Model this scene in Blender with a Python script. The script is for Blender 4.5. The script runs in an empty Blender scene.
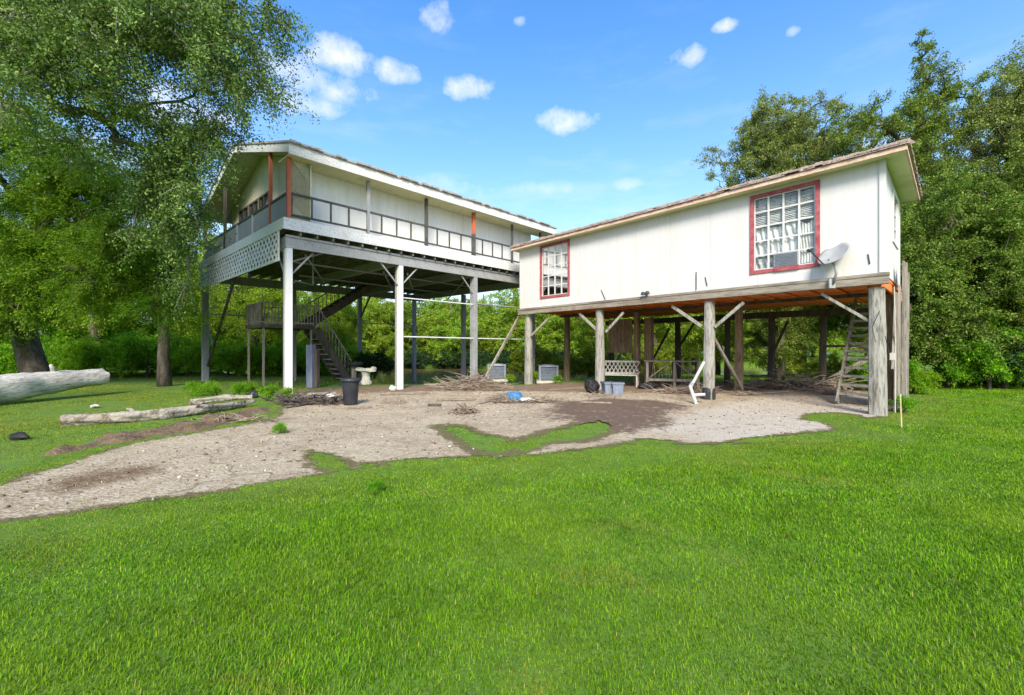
import bpy, bmesh, math, random
import numpy as np
from mathutils import Vector, Matrix

random.seed(7)
RNG = np.random.default_rng(11)
scene = bpy.context.scene
COL = scene.collection
F = 440.0
CAMZ = 1.5

# ------------------------------------------------------------------ helpers
def smooth(a, b, x):
    t = np.clip((np.asarray(x, float) - a) / (b - a), 0, 1)
    return t * t * (3 - 2 * t)

def G(px, py):
    """ground point (z = 0) seen at a photo position"""
    d = CAMZ * F / (py - 347.5)
    return ((px - 512) / F * d, d)

def ground_z(x, y):
    x = np.asarray(x, float); y = np.asarray(y, float)
    yb = 17.6 + 6.4 * smooth(3.0, 8.5, np.abs(x + 2.6)) + 5.0 * smooth(14, 22, np.abs(x))
    near = -1.7 * smooth(0, 7.5, y - yb)
    far = 2.2 * smooth(42, 48, y + 1.2 * np.sin(x * 0.21))
    und = 0.035 * np.sin(x * 0.8 + 1.1) * np.sin(y * 0.6) * smooth(3, 8, np.hypot(x - 8, y - 3) * 0 + y)
    return near + far + und * smooth(12, 20, np.abs(x) + y * 0.3)

class MB:
    def __init__(self):
        self.v = []; self.f = []
    def add(self, vs, fs):
        n = len(self.v)
        self.v.extend([tuple(p) for p in vs])
        self.f.extend([tuple(i + n for i in f) for f in fs])
    def hexa(self, p):           # 8 points: bottom 4, top 4
        self.add(p, [(3, 2, 1, 0), (4, 5, 6, 7), (0, 1, 5, 4), (1, 2, 6, 5), (2, 3, 7, 6), (3, 0, 4, 7)])
    def beam(self, a, b, w, h, up=(0, 0, 1), taper=1.0):
        a = Vector(a); b = Vector(b); d = (b - a).normalized()
        up = Vector(up)
        if abs(d.dot(up)) > 0.98: up = Vector((0.3, 1, 0))
        s = d.cross(up).normalized(); u = s.cross(d).normalized()
        s = s * (w / 2); u = u * (h / 2); k = taper
        self.hexa([a - s - u, a + s - u, a + s + u, a - s + u, b - (s + u) * k, b + (s - u) * k, b + (s + u) * k, b - (s - u) * k])
    def tube(self, pts, rad, n=8, cap=True):
        pts = [Vector(p) for p in pts]
        if not hasattr(rad, '__len__'): rad = [rad] * len(pts)
        rings = []; base = len(self.v)
        ref = Vector((0.31, 0.77, 0.55)).normalized()
        for i, p in enumerate(pts):
            t = (pts[min(i + 1, len(pts) - 1)] - pts[max(i - 1, 0)]).normalized()
            if abs(t.dot(ref)) > 0.97: ref = Vector((0.9, -0.2, 0.1)).normalized()
            s = t.cross(ref).normalized(); u = t.cross(s)
            for k in range(n):
                a = 2 * math.pi * k / n
                self.v.append(tuple(p + (s * math.cos(a) + u * math.sin(a)) * rad[i]))
        for i in range(len(pts) - 1):
            for k in range(n):
                a = base + i * n + k; b = base + i * n + (k + 1) % n
                self.f.append((a, b, b + n, a + n))
        if cap:
            self.f.append(tuple(base + k for k in range(n))[::-1])
            e = base + (len(pts) - 1) * n
            self.f.append(tuple(e + k for k in range(n)))
    def lathe(self, c, prof, n=20, axis=None):
        """profile of (radius, height) turned round z at c"""
        base = len(self.v); c = Vector(c)
        for r, z in prof:
            for k in range(n):
                a = 2 * math.pi * k / n
                self.v.append((c.x + r * math.cos(a), c.y + r * math.sin(a), c.z + z))
        for i in range(len(prof) - 1):
            for k in range(n):
                a = base + i * n + k; b = base + i * n + (k + 1) % n
                self.f.append((a, b, b + n, a + n))
        if prof[0][0] > 1e-4: self.f.append(tuple(base + k for k in range(n))[::-1])
        if prof[-1][0] > 1e-4:
            e = base + (len(prof) - 1) * n
            self.f.append(tuple(e + k for k in range(n)))
    def rock(self, c, r, seed=0, n=2):
        bm = bmesh.new(); bmesh.ops.create_icosphere(bm, subdivisions=n, radius=1.0)
        rr = random.Random(seed); ph = [rr.uniform(0, 6) for _ in range(6)]
        vs = []
        for v in bm.verts:
            p = v.co; k = 1 + 0.16 * math.sin(3 * p.x + ph[0]) + 0.13 * math.sin(4 * p.y + ph[1]) + 0.1 * math.sin(6 * p.z + ph[2] + 3 * p.x)
            vs.append((c[0] + p.x * r[0] * k, c[1] + p.y * r[1] * k, c[2] + p.z * r[2] * k))
        self.add(vs, [tuple(v.index for v in f.verts) for f in bm.faces]); bm.free()
    def build(self, name, mat, parent=None, smooth_shade=False, label=None, bevel=0.0):
        return build(name, self.v, self.f, mat, parent, smooth_shade, label, bevel)

ROOT = {}
def root_of(o):
    while o.parent: o = o.parent
    return o

def build(name, verts, faces, mat, parent=None, smooth_shade=False, label=None, bevel=0.0):
    me = bpy.data.meshes.new(name)
    if parent is not None:
        r = root_of(parent); inv = ROOT[r].inverted()
        verts = [inv @ Vector(p) for p in verts]
    me.from_pydata([tuple(p) for p in verts], [], faces)
    me.update()
    if smooth_shade:
        me.polygons.foreach_set('use_smooth', [True] * len(me.polygons))
    for m in (mat if isinstance(mat, (list, tuple)) else [mat]):
        me.materials.append(m)
    o = bpy.data.objects.new(name, me); COL.objects.link(o)
    if parent is not None: o.parent = parent
    if label: o['label'] = label
    if bevel:
        b = o.modifiers.new('edge', 'BEVEL'); b.width = bevel; b.segments = 2; b.limit_method = 'ANGLE'
    ROOT[o] = Matrix()
    return o

def fast_mesh(name, V, faces4, mat, parent=None, smooth_shade=False, tris=None):
    """numpy mesh: V (n,3), quads (m,4), optional tris (k,3)"""
    V = np.asarray(V, np.float32)
    if parent is not None:
        inv = ROOT[root_of(parent)].inverted()
        M = np.array(inv.to_3x3(), np.float32); T = np.array(inv.translation, np.float32)
        V = V @ M.T + T
    me = bpy.data.meshes.new(name)
    nq = 0 if faces4 is None else len(faces4); nt = 0 if tris is None else len(tris)
    me.vertices.add(len(V)); me.vertices.foreach_set('co', np.ascontiguousarray(V).ravel())
    li = []
    if nq: li.append(np.asarray(faces4, np.int32).ravel())
    if nt: li.append(np.asarray(tris, np.int32).ravel())
    li = np.concatenate(li)
    me.loops.add(len(li)); me.loops.foreach_set('vertex_index', li)
    me.polygons.add(nq + nt)
    st = np.concatenate([np.arange(nq) * 4, nq * 4 + np.arange(nt) * 3]).astype(np.int32)
    me.polygons.foreach_set('loop_start', st)
    me.polygons.foreach_set('loop_total', np.concatenate([np.full(nq, 4), np.full(nt, 3)]).astype(np.int32))
    if smooth_shade: me.polygons.foreach_set('use_smooth', np.ones(nq + nt, bool))
    me.update(calc_edges=True); me.validate()
    me.materials.append(mat)
    o = bpy.data.objects.new(name, me); COL.objects.link(o)
    if parent is not None: o.parent = parent
    ROOT[o] = Matrix()
    return o

def tag(o, label=None, cat=None, group=None, kind=None):
    if label: o['label'] = label
    if cat: o['category'] = cat
    if group: o['group'] = group
    if kind: o['kind'] = kind
    return o

def thing(name, loc, label, cat, group=None, rz=0.0):
    o = bpy.data.objects.new(name, None); COL.objects.link(o)
    o.empty_display_size = 0.3
    o.location = loc; o.rotation_euler = (0, 0, rz)
    ROOT[o] = Matrix.Translation(Vector(loc)) @ Matrix.Rotation(rz, 4, 'Z')
    return tag(o, label, cat, group)

def copy_thing(r, loc, rz, sc=(1, 1, 1), label=None, group=None):
    c = r.copy(); COL.objects.link(c)
    c.location = loc; c.rotation_euler = (0, 0, rz); c.scale = sc
    if label: c['label'] = label
    if group: c['group'] = group
    for ch in list(r.children):
        d = ch.copy(); COL.objects.link(d); d.parent = c
        for g in list(ch.children):
            e = g.copy(); COL.objects.link(e); e.parent = d
    return c

# ------------------------------------------------------------------ materials
def newmat(name):
    m = bpy.data.materials.new(name); m.use_nodes = True
    nt = m.node_tree; b = nt.nodes['Principled BSDF']
    return m, nt, b

def N(nt, typ, **kw):
    n = nt.nodes.new(typ)
    for k, v in kw.items(): setattr(n, k, v)
    return n

def ramp(nt, src, stops):
    r = N(nt, 'ShaderNodeValToRGB'); e = r.color_ramp.elements
    while len(e) > 1: e.remove(e[-1])
    for i, (p, c) in enumerate(stops):
        el = e[0] if i == 0 else e.new(p)
        el.position = p; el.color = (c, c, c, 1) if not hasattr(c, '__len__') else (*c, 1)
    nt.links.new(src, r.inputs[0]); return r.outputs[0]

def noise(nt, scale, detail=5, rough=0.6, vec=None, stretch=None, coord='Object', dist=0.0):
    tc = N(nt, 'ShaderNodeTexCoord'); v = tc.outputs[coord] if vec is None else vec
    if stretch:
        mp = N(nt, 'ShaderNodeMapping'); mp.inputs['Scale'].default_value = stretch
        nt.links.new(v, mp.inputs[0]); v = mp.outputs[0]
    n = N(nt, 'ShaderNodeTexNoise'); n.inputs['Scale'].default_value = scale
    n.inputs['Detail'].default_value = detail; n.inputs['Roughness'].default_value = rough
    n.inputs['Distortion'].default_value = dist
    nt.links.new(v, n.inputs['Vector']); return n.outputs['Fac']

def mix(nt, fac, a, b, mode='MIX'):
    m = N(nt, 'ShaderNodeMix', data_type='RGBA', blend_type=mode)
    for sock, val in ((m.inputs[0], fac), (m.inputs[6], a), (m.inputs[7], b)):
        if hasattr(val, 'is_output') or isinstance(val, bpy.types.NodeSocket): nt.links.new(val, sock)
        elif hasattr(val, '__len__'): sock.default_value = (*val, 1)
        else: sock.default_value = val
    return m.outputs[2]

def mathn(nt, op, a, b=None, clamp=False):
    m = N(nt, 'ShaderNodeMath', operation=op); m.use_clamp = clamp
    for i, v in enumerate((a, b)):
        if v is None: continue
        if isinstance(v, bpy.types.NodeSocket): nt.links.new(v, m.inputs[i])
        else: m.inputs[i].default_value = v
    return m.outputs[0]

def bump(nt, b, h, strength=0.4, dist=0.01):
    n = N(nt, 'ShaderNodeBump'); n.inputs['Strength'].default_value = strength; n.inputs['Distance'].default_value = dist
    nt.links.new(h, n.inputs['Height']); nt.links.new(n.outputs[0], b.inputs['Normal'])

def weathered(name, c1, c2, c3=None, scale=3, stretch=None, rough=0.75, bstr=0.35, bdist=0.006, fine=40, thr=(0.42, 0.62), metallic=0.0, spec=0.3):
    """two-tone weathered surface: c1 main, c2 wear patches, c3 fine speckle"""
    m, nt, b = newmat(name)
    n1 = noise(nt, scale, 7, 0.65, stretch=stretch)
    n2 = noise(nt, fine, 4, 0.6, stretch=stretch)
    col = mix(nt, ramp(nt, n1, [(thr[0], 0.0), (thr[1], 1.0)]), c1, c2)
    if c3 is not None: col = mix(nt, ramp(nt, n2, [(0.5, 0.0), (0.68, 0.75)]), col, c3)
    nt.links.new(col, b.inputs['Base Color'])
    b.inputs['Roughness'].default_value = rough; b.inputs['Metallic'].default_value = metallic
    b.inputs['Specular IOR Level'].default_value = spec
    bump(nt, b, mathn(nt, 'ADD', n1, n2), bstr, bdist)
    return m

def leafmat(name, stops, trans=0.35, rough=0.55):
    m, nt, b = newmat(name)
    g = N(nt, 'ShaderNodeNewGeometry')
    c0 = ramp(nt, g.outputs['Random Per Island'], stops)
    oi = N(nt, 'ShaderNodeObjectInfo')
    n1 = noise(nt, 0.55, 3, 0.6)
    h = N(nt, 'ShaderNodeHueSaturation')
    nt.links.new(c0, h.inputs['Color'])
    v = mathn(nt, 'ADD', mathn(nt, 'MULTIPLY', n1, 0.8), 0.6)
    nt.links.new(v, h.inputs['Value'])
    hu = mathn(nt, 'ADD', mathn(nt, 'MULTIPLY', oi.outputs['Random'], 0.03), 0.485)
    nt.links.new(hu, h.inputs['Hue'])
    c = h.outputs[0]
    nt.links.new(c, b.inputs['Base Color']); b.inputs['Roughness'].default_value = rough
    b.inputs['Specular IOR Level'].default_value = 0.2
    t = N(nt, 'ShaderNodeBsdfTranslucent')
    tcol = mix(nt, 1.0, c, (1.1, 1.25, 0.55), 'MULTIPLY'); nt.links.new(tcol, t.inputs['Color'])
    ms = N(nt, 'ShaderNodeMixShader'); ms.inputs[0].default_value = trans
    nt.links.new(b.outputs[0], ms.inputs[1]); nt.links.new(t.outputs[0], ms.inputs[2])
    nt.links.new(ms.outputs[0], nt.nodes['Material Output'].inputs['Surface'])
    return m

M = {}
M['oak_leaf'] = leafmat('oak_leaf', [(0, (0.089, 0.143, 0.036)), (0.5, (0.146, 0.231, 0.059)), (0.85, (0.235, 0.347, 0.101)), (1, (0.293, 0.370, 0.059))], 0.3)
M['cypress_leaf'] = leafmat('cypress_leaf', [(0, (0.068, 0.160, 0.012)), (0.6, (0.123, 0.281, 0.020)), (1, (0.247, 0.395, 0.030))], 0.4)
M['right_leaf'] = leafmat('right_leaf', [(0, (0.075, 0.129, 0.018)), (0.5, (0.140, 0.226, 0.029)), (0.85, (0.229, 0.300, 0.049)), (1, (0.381, 0.365, 0.087))], 0.33)
M['wisp_leaf'] = leafmat('wisp_leaf', [(0, (0.107, 0.165, 0.043)), (0.6, (0.182, 0.252, 0.068)), (1, (0.342, 0.374, 0.111))], 0.33)
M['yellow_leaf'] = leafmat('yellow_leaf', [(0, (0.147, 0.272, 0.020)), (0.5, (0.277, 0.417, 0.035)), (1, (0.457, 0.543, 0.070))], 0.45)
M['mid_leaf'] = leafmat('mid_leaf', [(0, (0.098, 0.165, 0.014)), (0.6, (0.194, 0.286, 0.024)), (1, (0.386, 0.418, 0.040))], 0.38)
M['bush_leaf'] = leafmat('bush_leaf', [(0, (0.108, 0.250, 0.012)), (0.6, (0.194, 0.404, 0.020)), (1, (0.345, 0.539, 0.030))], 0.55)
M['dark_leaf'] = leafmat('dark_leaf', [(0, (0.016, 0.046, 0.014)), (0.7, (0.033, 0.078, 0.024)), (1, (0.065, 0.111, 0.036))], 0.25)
M['bark'] = weathered('bark', (0.07, 0.055, 0.042), (0.15, 0.13, 0.105), (0.03, 0.025, 0.02), 6, (1, 1, 0.25), 0.9, 0.8, 0.03, 30)
M['pale_bark'] = weathered('pale_bark', (0.22, 0.21, 0.18), (0.1, 0.09, 0.075), (0.33, 0.33, 0.3), 5, None, 0.9, 0.8, 0.02, 25)
def siding(name, base, stain, mildew, amount):
    """old painted board siding: rain streaks, mildew low and high on the boards, pinhead nail rust"""
    m, nt, b = newmat(name)
    n1 = noise(nt, 1.1, 6, 0.65); st = noise(nt, 2.4, 6, 0.7, stretch=(1.6, 1.6, 0.12)); n3 = noise(nt, 9, 6, 0.75, stretch=(1, 1, 0.5)); sp = noise(nt, 55, 2, 0.5)
    c = mix(nt, ramp(nt, n1, [(0.4, 0), (0.7, 0.6)]), base, tuple(x * 0.93 for x in base))
    c = mix(nt, mathn(nt, 'MULTIPLY', ramp(nt, st, [(0.48, 0), (0.7, 1)]), amount), c, stain)
    c = mix(nt, mathn(nt, 'MULTIPLY', ramp(nt, n3, [(0.56, 0), (0.72, 1)]), amount * 0.8), c, mildew)
    c = mix(nt, ramp(nt, sp, [(0.72, 0), (0.76, 0.5)]), c, (0.25, 0.2, 0.15))
    nt.links.new(c, b.inputs['Base Color']); b.inputs['Roughness'].default_value = 0.7; b.inputs['Specular IOR Level'].default_value = 0.3
    bump(nt, b, mathn(nt, 'ADD', n3, st), 0.15, 0.004)
    return m
M['white_paint'] = siding('white_paint', (0.6, 0.6, 0.6), (0.53, 0.52, 0.44), (0.42, 0.42, 0.37), 0.5)
M['old_siding'] = siding('old_siding', (0.86, 0.865, 0.84), (0.7, 0.69, 0.56), (0.56, 0.55, 0.46), 0.6)
M['cream'] = weathered('cream', (0.6, 0.575, 0.42), (0.46, 0.43, 0.28), (0.36, 0.33, 0.21), 2.2, (1.2, 1.2, 0.3), 0.75, 0.15, 0.004, 25, (0.45, 0.7))
M['soffit'] = weathered('soffit', (0.7, 0.68, 0.4), (0.55, 0.53, 0.28), (0.48, 0.45, 0.24), 2.0, None, 0.7, 0.12, 0.004, 30, (0.48, 0.75))
M['gray_wood'] = weathered('gray_wood', (0.33, 0.305, 0.26), (0.18, 0.155, 0.125), (0.1, 0.085, 0.07), 5, (1, 1, 0.12), 0.85, 0.6, 0.01, 30)
M['beam_wood'] = weathered('beam_wood', (0.33, 0.295, 0.24), (0.17, 0.14, 0.11), (0.09, 0.075, 0.06), 5, (0.12, 1, 1.5), 0.85, 0.6, 0.01, 30)
M['pile_wood'] = weathered('pile_wood', (0.33, 0.325, 0.29), (0.17, 0.15, 0.12), (0.07, 0.06, 0.045), 6, (1.4, 1.4, 0.2), 0.85, 0.7, 0.012, 22, (0.5, 0.66))
M['brown_pile'] = weathered('brown_pile', (0.24, 0.17, 0.1), (0.13, 0.09, 0.055), (0.32, 0.27, 0.2), 5, (1.4, 1.4, 0.2), 0.85, 0.6, 0.012, 22)
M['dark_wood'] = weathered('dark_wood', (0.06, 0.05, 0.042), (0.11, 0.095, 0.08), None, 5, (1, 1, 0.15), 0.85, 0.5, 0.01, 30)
M['orange_paint'] = weathered('orange_paint', (0.85, 0.26, 0.07), (0.72, 0.19, 0.05), (0.5, 0.12, 0.04), 3, None, 0.7, 0.2, 0.005, 25)
M['post_orange'] = weathered('post_orange', (0.5, 0.15, 0.075), (0.36, 0.1, 0.05), None, 4, (1, 1, 0.3), 0.7, 0.2, 0.005, 25)
M['red_trim'] = weathered('red_trim', (0.33, 0.06, 0.075), (0.4, 0.15, 0.16), (0.2, 0.02, 0.025), 6, None, 0.65, 0.25, 0.004, 30)
M['pink_fascia'] = weathered('pink_fascia', (0.6, 0.42, 0.3), (0.66, 0.5, 0.42), (0.36, 0.25, 0.17), 3, (1, 1, 2), 0.75, 0.3, 0.005, 20)
M['shingle'] = weathered('shingle', (0.34, 0.25, 0.215), (0.46, 0.39, 0.35), (0.14, 0.1, 0.085), 7, None, 0.9, 0.7, 0.015, 30)
M['gray_shingle'] = weathered('gray_shingle', (0.3, 0.285, 0.27), (0.42, 0.4, 0.38), (0.14, 0.13, 0.12), 6, None, 0.9, 0.6, 0.015, 30)
M['white_fascia'] = weathered('white_fascia', (0.7, 0.7, 0.67), (0.58, 0.58, 0.54), (0.33, 0.31, 0.27), 3, (1, 1, 3), 0.7, 0.25, 0.005, 16, (0.5, 0.75))
M['deck_rim'] = weathered('deck_rim', (0.68, 0.69, 0.68), (0.52, 0.53, 0.5), (0.4, 0.4, 0.37), 2, (1, 1, 2), 0.65, 0.2, 0.005, 14, (0.5, 0.8))
M['steel_white'] = weathered('steel_white', (0.64, 0.65, 0.65), (0.5, 0.5, 0.48), None, 2.5, (1, 1, 0.3), 0.45, 0.08, 0.003, 20, (0.5, 0.75))
M['steel_gray'] = weathered('steel_gray', (0.3, 0.315, 0.335), (0.2, 0.21, 0.22), (0.22, 0.18, 0.15), 2.5, (1, 1, 0.4), 0.5, 0.12, 0.003, 22, (0.45, 0.7))
M['steel_beam'] = weathered('steel_beam', (0.32, 0.335, 0.335), (0.24, 0.25, 0.24), (0.2, 0.17, 0.14), 2.5, None, 0.5, 0.12, 0.003, 22, (0.45, 0.7))
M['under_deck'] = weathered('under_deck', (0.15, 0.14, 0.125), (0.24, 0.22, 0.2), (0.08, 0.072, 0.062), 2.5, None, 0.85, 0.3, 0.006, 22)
M['rail_gray'] = weathered('rail_gray', (0.06, 0.06, 0.058), (0.11, 0.105, 0.1), None, 6, None, 0.7, 0.3, 0.004, 30)
M['lattice'] = weathered('lattice', (0.72, 0.73, 0.72), (0.6, 0.6, 0.58), None, 3, None, 0.7, 0.2, 0.004, 25)
M['dark_backing'] = weathered('dark_backing', (0.09, 0.09, 0.085), (0.14, 0.14, 0.13), None, 3, None, 0.85, 0.2, 0.004, 25)
M['panel_gray'] = weathered('panel_gray', (0.3, 0.31, 0.31), (0.22, 0.225, 0.22), None, 4, (6, 6, 0.3), 0.7, 0.25, 0.006, 30)
M['black_plastic'] = weathered('black_plastic', (0.022, 0.024, 0.03), (0.035, 0.037, 0.045), None, 5, None, 0.45, 0.1, 0.003, 30)
M['bag'] = weathered('bag', (0.01, 0.01, 0.012), (0.018, 0.018, 0.022), None, 5, None, 0.38, 1.0, 0.05, 14, spec=0.35)
M['bin_blue'] = weathered('bin_blue', (0.2, 0.24, 0.32), (0.16, 0.19, 0.25), (0.12, 0.12, 0.12), 5, None, 0.4, 0.1, 0.003, 30)
M['ac_paint'] = weathered('ac_paint', (0.3, 0.345, 0.42), (0.22, 0.25, 0.31), (0.2, 0.2, 0.2), 4, None, 0.5, 0.1, 0.003, 30)
M['ac_grille'] = weathered('ac_grille', (0.1, 0.125, 0.17), (0.15, 0.18, 0.23), None, 6, None, 0.5, 0.1, 0.003, 30)
M['blue_post'] = weathered('blue_post', (0.11, 0.13, 0.2), (0.18, 0.2, 0.26), (0.08, 0.09, 0.13), 5, (1, 1, 0.2), 0.7, 0.3, 0.004, 25)
M['tarp'] = weathered('tarp', (0.02, 0.15, 0.36), (0.05, 0.22, 0.42), None, 7, None, 0.35, 0.9, 0.03, 12)
M['white_cloth'] = weathered('white_cloth', (0.75, 0.75, 0.73), (0.6, 0.6, 0.58), None, 7, None, 0.8, 0.9, 0.03, 12)
M['pvc'] = weathered('pvc', (0.45, 0.44, 0.41), (0.28, 0.26, 0.22), None, 4, None, 0.4, 0.05, 0.002, 30, (0.5, 0.7))
M['stone'] = weathered('stone', (0.6, 0.58, 0.5), (0.42, 0.4, 0.34), (0.28, 0.27, 0.22), 6, None, 0.9, 0.5, 0.01, 30)
M['rubber'] = weathered('rubber', (0.012, 0.012, 0.013), (0.03, 0.03, 0.03), None, 8, None, 0.75, 0.3, 0.004, 40)
M['cast_iron'] = weathered('cast_iron', (0.5, 0.49, 0.45), (0.33, 0.31, 0.28), (0.2, 0.17, 0.14), 8, None, 0.7, 0.3, 0.004, 40)
M['stick'] = weathered('stick', (0.2, 0.155, 0.115), (0.32, 0.265, 0.21), (0.09, 0.07, 0.05), 8, None, 0.9, 0.5, 0.006, 30)
M['log_white'] = weathered('log_white', (0.58, 0.57, 0.54), (0.36, 0.335, 0.295), (0.14, 0.12, 0.1), 5, (1, 0.18, 1), 0.9, 0.9, 0.03, 26, (0.48, 0.66))
M['log_gray'] = weathered('log_gray', (0.33, 0.295, 0.245), (0.14, 0.11, 0.08), (0.42, 0.39, 0.34), 5, None, 0.9, 0.9, 0.04, 14, (0.45, 0.6))
M['log_end'] = weathered('log_end', (0.16, 0.1, 0.06), (0.09, 0.06, 0.04), None, 9, None, 0.9, 0.6, 0.01, 40)
M['black_metal'] = weathered('black_metal', (0.02, 0.02, 0.022), (0.05, 0.05, 0.05), None, 8, None, 0.5, 0.1, 0.002, 40)
M['dish_gray'] = weathered('dish_gray', (0.36, 0.37, 0.38), (0.28, 0.29, 0.29), None, 3, None, 0.45, 0.05, 0.002, 30)
M['stake'] = weathered('stake', (0.5, 0.45, 0.22), (0.38, 0.33, 0.16), None, 8, None, 0.7, 0.2, 0.003, 30)
M['blind'] = weathered('blind', (0.75, 0.75, 0.73), (0.5, 0.5, 0.49), (0.28, 0.28, 0.28), 5, (1, 1, 3), 0.8, 0.2, 0.004, 25)
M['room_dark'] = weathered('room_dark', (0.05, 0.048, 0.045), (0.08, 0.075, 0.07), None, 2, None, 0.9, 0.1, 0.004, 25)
M['pane'] = None
def glass():
    m, nt, b = newmat('pane_glass')
    t = N(nt, 'ShaderNodeBsdfTransparent'); t.inputs[0].default_value = (0.9, 0.93, 0.92, 1)
    g = N(nt, 'ShaderNodeBsdfGlossy'); g.inputs['Roughness'].default_value = 0.06
    f = N(nt, 'ShaderNodeFresnel'); f.inputs[0].default_value = 1.5
    ms = N(nt, 'ShaderNodeMixShader')
    nt.links.new(f.outputs[0], ms.inputs[0]); nt.links.new(t.outputs[0], ms.inputs[1]); nt.links.new(g.outputs[0], ms.inputs[2])
    nt.links.new(ms.outputs[0], nt.nodes['Material Output'].inputs['Surface'])
    return m
M['pane'] = glass()
# ------------------------------------------------------------------ camera, light, sky
cd = bpy.data.cameras.new('camera'); cam = bpy.data.objects.new('camera', cd); COL.objects.link(cam)
cd.sensor_width = 36; cd.lens = F / 1024 * 36; cd.clip_start = 0.05; cd.clip_end = 3000
cam.location = (0, 0, CAMZ); cam.rotation_euler = (math.radians(90), 0, 0)
scene.camera = cam

SUN_EL = math.radians(37); SUN_AZ = math.radians(181)      # clockwise from +Y: behind the camera
SV = Vector((math.sin(SUN_AZ) * math.cos(SUN_EL), math.cos(SUN_AZ) * math.cos(SUN_EL), math.sin(SUN_EL)))
ld = bpy.data.lights.new('sun', 'SUN'); ld.energy = 2.3; ld.angle = math.radians(18); ld.color = (1, 0.92, 0.78)
lo = bpy.data.objects.new('sun', ld); COL.objects.link(lo); lo.rotation_euler = SV.to_track_quat('Z', 'Y').to_euler()

w = bpy.data.worlds.new('World'); scene.world = w; w.use_nodes = True
nt = w.node_tree; bg = nt.nodes['Background']
sky = N(nt, 'ShaderNodeTexSky', sky_type='NISHITA'); sky.sun_disc = False
sky.sun_elevation = SUN_EL; sky.sun_rotation = SUN_AZ
sky.air_density = 1.0; sky.dust_density = 1.3; sky.ozone_density = 1.0
hs = N(nt, 'ShaderNodeHueSaturation'); hs.inputs['Saturation'].default_value = 1.42; hs.inputs['Hue'].default_value = 0.503; hs.inputs['Value'].default_value = 0.92
nt.links.new(sky.outputs[0], hs.inputs['Color'])
tc = N(nt, 'ShaderNodeTexCoord'); sp = N(nt, 'ShaderNodeSeparateXYZ'); nt.links.new(tc.outputs['Generated'], sp.inputs[0])
az = mathn(nt, 'ARCTAN2', sp.outputs[0], sp.outputs[1]); el = mathn(nt, 'ARCSINE', sp.outputs[2])
n_big = noise(nt, 16, 6, 0.62, vec=tc.outputs['Generated'])
n_fine = noise(nt, 48, 4, 0.65, vec=tc.outputs['Generated'])
edge = mathn(nt, 'ADD', mathn(nt, 'MULTIPLY', mathn(nt, 'SUBTRACT', n_big, 0.5), 3.6), mathn(nt, 'MULTIPLY', mathn(nt, 'SUBTRACT', n_fine, 0.5), 0.9))
# small fair-weather clouds: azimuth, elevation, half-width, half-height (radians), density
def dirof(px, py):
    v = Vector(((px - 512) / F, 1, (347.5 - py) / F)).normalized()
    return math.atan2(v.x, v.y), math.asin(v.z)
CLOUDS = [(340, 58, 36, 22, 1.0), (395, 71, 26, 13, 0.95), (322, 86, 46, 20, 0.9), (300, 102, 54, 16, 0.9), (285, 70, 40, 20, 0.7), (437, 18, 18, 20, 0.9), (466, 88, 30, 15, 1.0), (519, 21, 7, 6, 0.6),
          (568, 121, 34, 15, 0.95), (685, 56, 24, 13, 1.0), (724, 26, 14, 8, 1.0), (793, 31, 9, 6, 0.7), (540, 188, 34, 9, 0.45), (628, 184, 18, 6, 0.4),
          (440, 186, 50, 12, 0.5), (180, 110, 60, 24, 0.9), (90, 150, 60, 20, 0.9), (20, 60, 50, 24, 0.8), (880, 150, 60, 20, 0.6)]
for a0, e0, ra, re, dn in ((2.4, 0.5, 0.35, 0.14, 0.9), (-2.6, 0.42, 0.4, 0.12, 0.9), (3.0, 0.8, 0.3, 0.14, 0.9), (-1.9, 0.6, 0.3, 0.12, 0.8), (1.9, 0.35, 0.4, 0.1, 0.8)):
    CLOUDS.append((a0, e0, ra, re, dn, 1))
tot = None
for cdef in CLOUDS:
    if len(cdef) == 6: a0, e0, ra, re, dn, _ = cdef
    else:
        px, py, wx, wy, dn = cdef
        a0, e0 = dirof(px, py); a1, _ = dirof(px + wx, py); _, e1 = dirof(px, py - wy); ra = abs(a1 - a0); re = abs(e1 - e0)
    dx = mathn(nt, 'MULTIPLY', mathn(nt, 'SUBTRACT', az, a0), 1 / ra)
    dy = mathn(nt, 'MULTIPLY', mathn(nt, 'SUBTRACT', el, e0), 1 / re)
    # flat underside: the lower half fades faster
    r2 = mathn(nt, 'ADD', mathn(nt, 'POWER', mathn(nt, 'ABSOLUTE', dx), 2.0), mathn(nt, 'POWER', mathn(nt, 'ABSOLUTE', dy), 2.0))
    d = mathn(nt, 'ADD', mathn(nt, 'SUBTRACT', 0.95, r2), edge)
    d = mathn(nt, 'MULTIPLY', d, 0.62, clamp=True)
    d = mathn(nt, 'MULTIPLY', d, dn)
    # no stray wisps far from the cloud's centre
    d = mathn(nt, 'MULTIPLY', d, mathn(nt, 'SUBTRACT', 2.6, r2, clamp=True))
    tot = d if tot is None else mathn(nt, 'MAXIMUM', tot, d)
ccol = N(nt, 'ShaderNodeRGB'); ccol.outputs[0].default_value = (3.0, 3.05, 3.2, 1)
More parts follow.
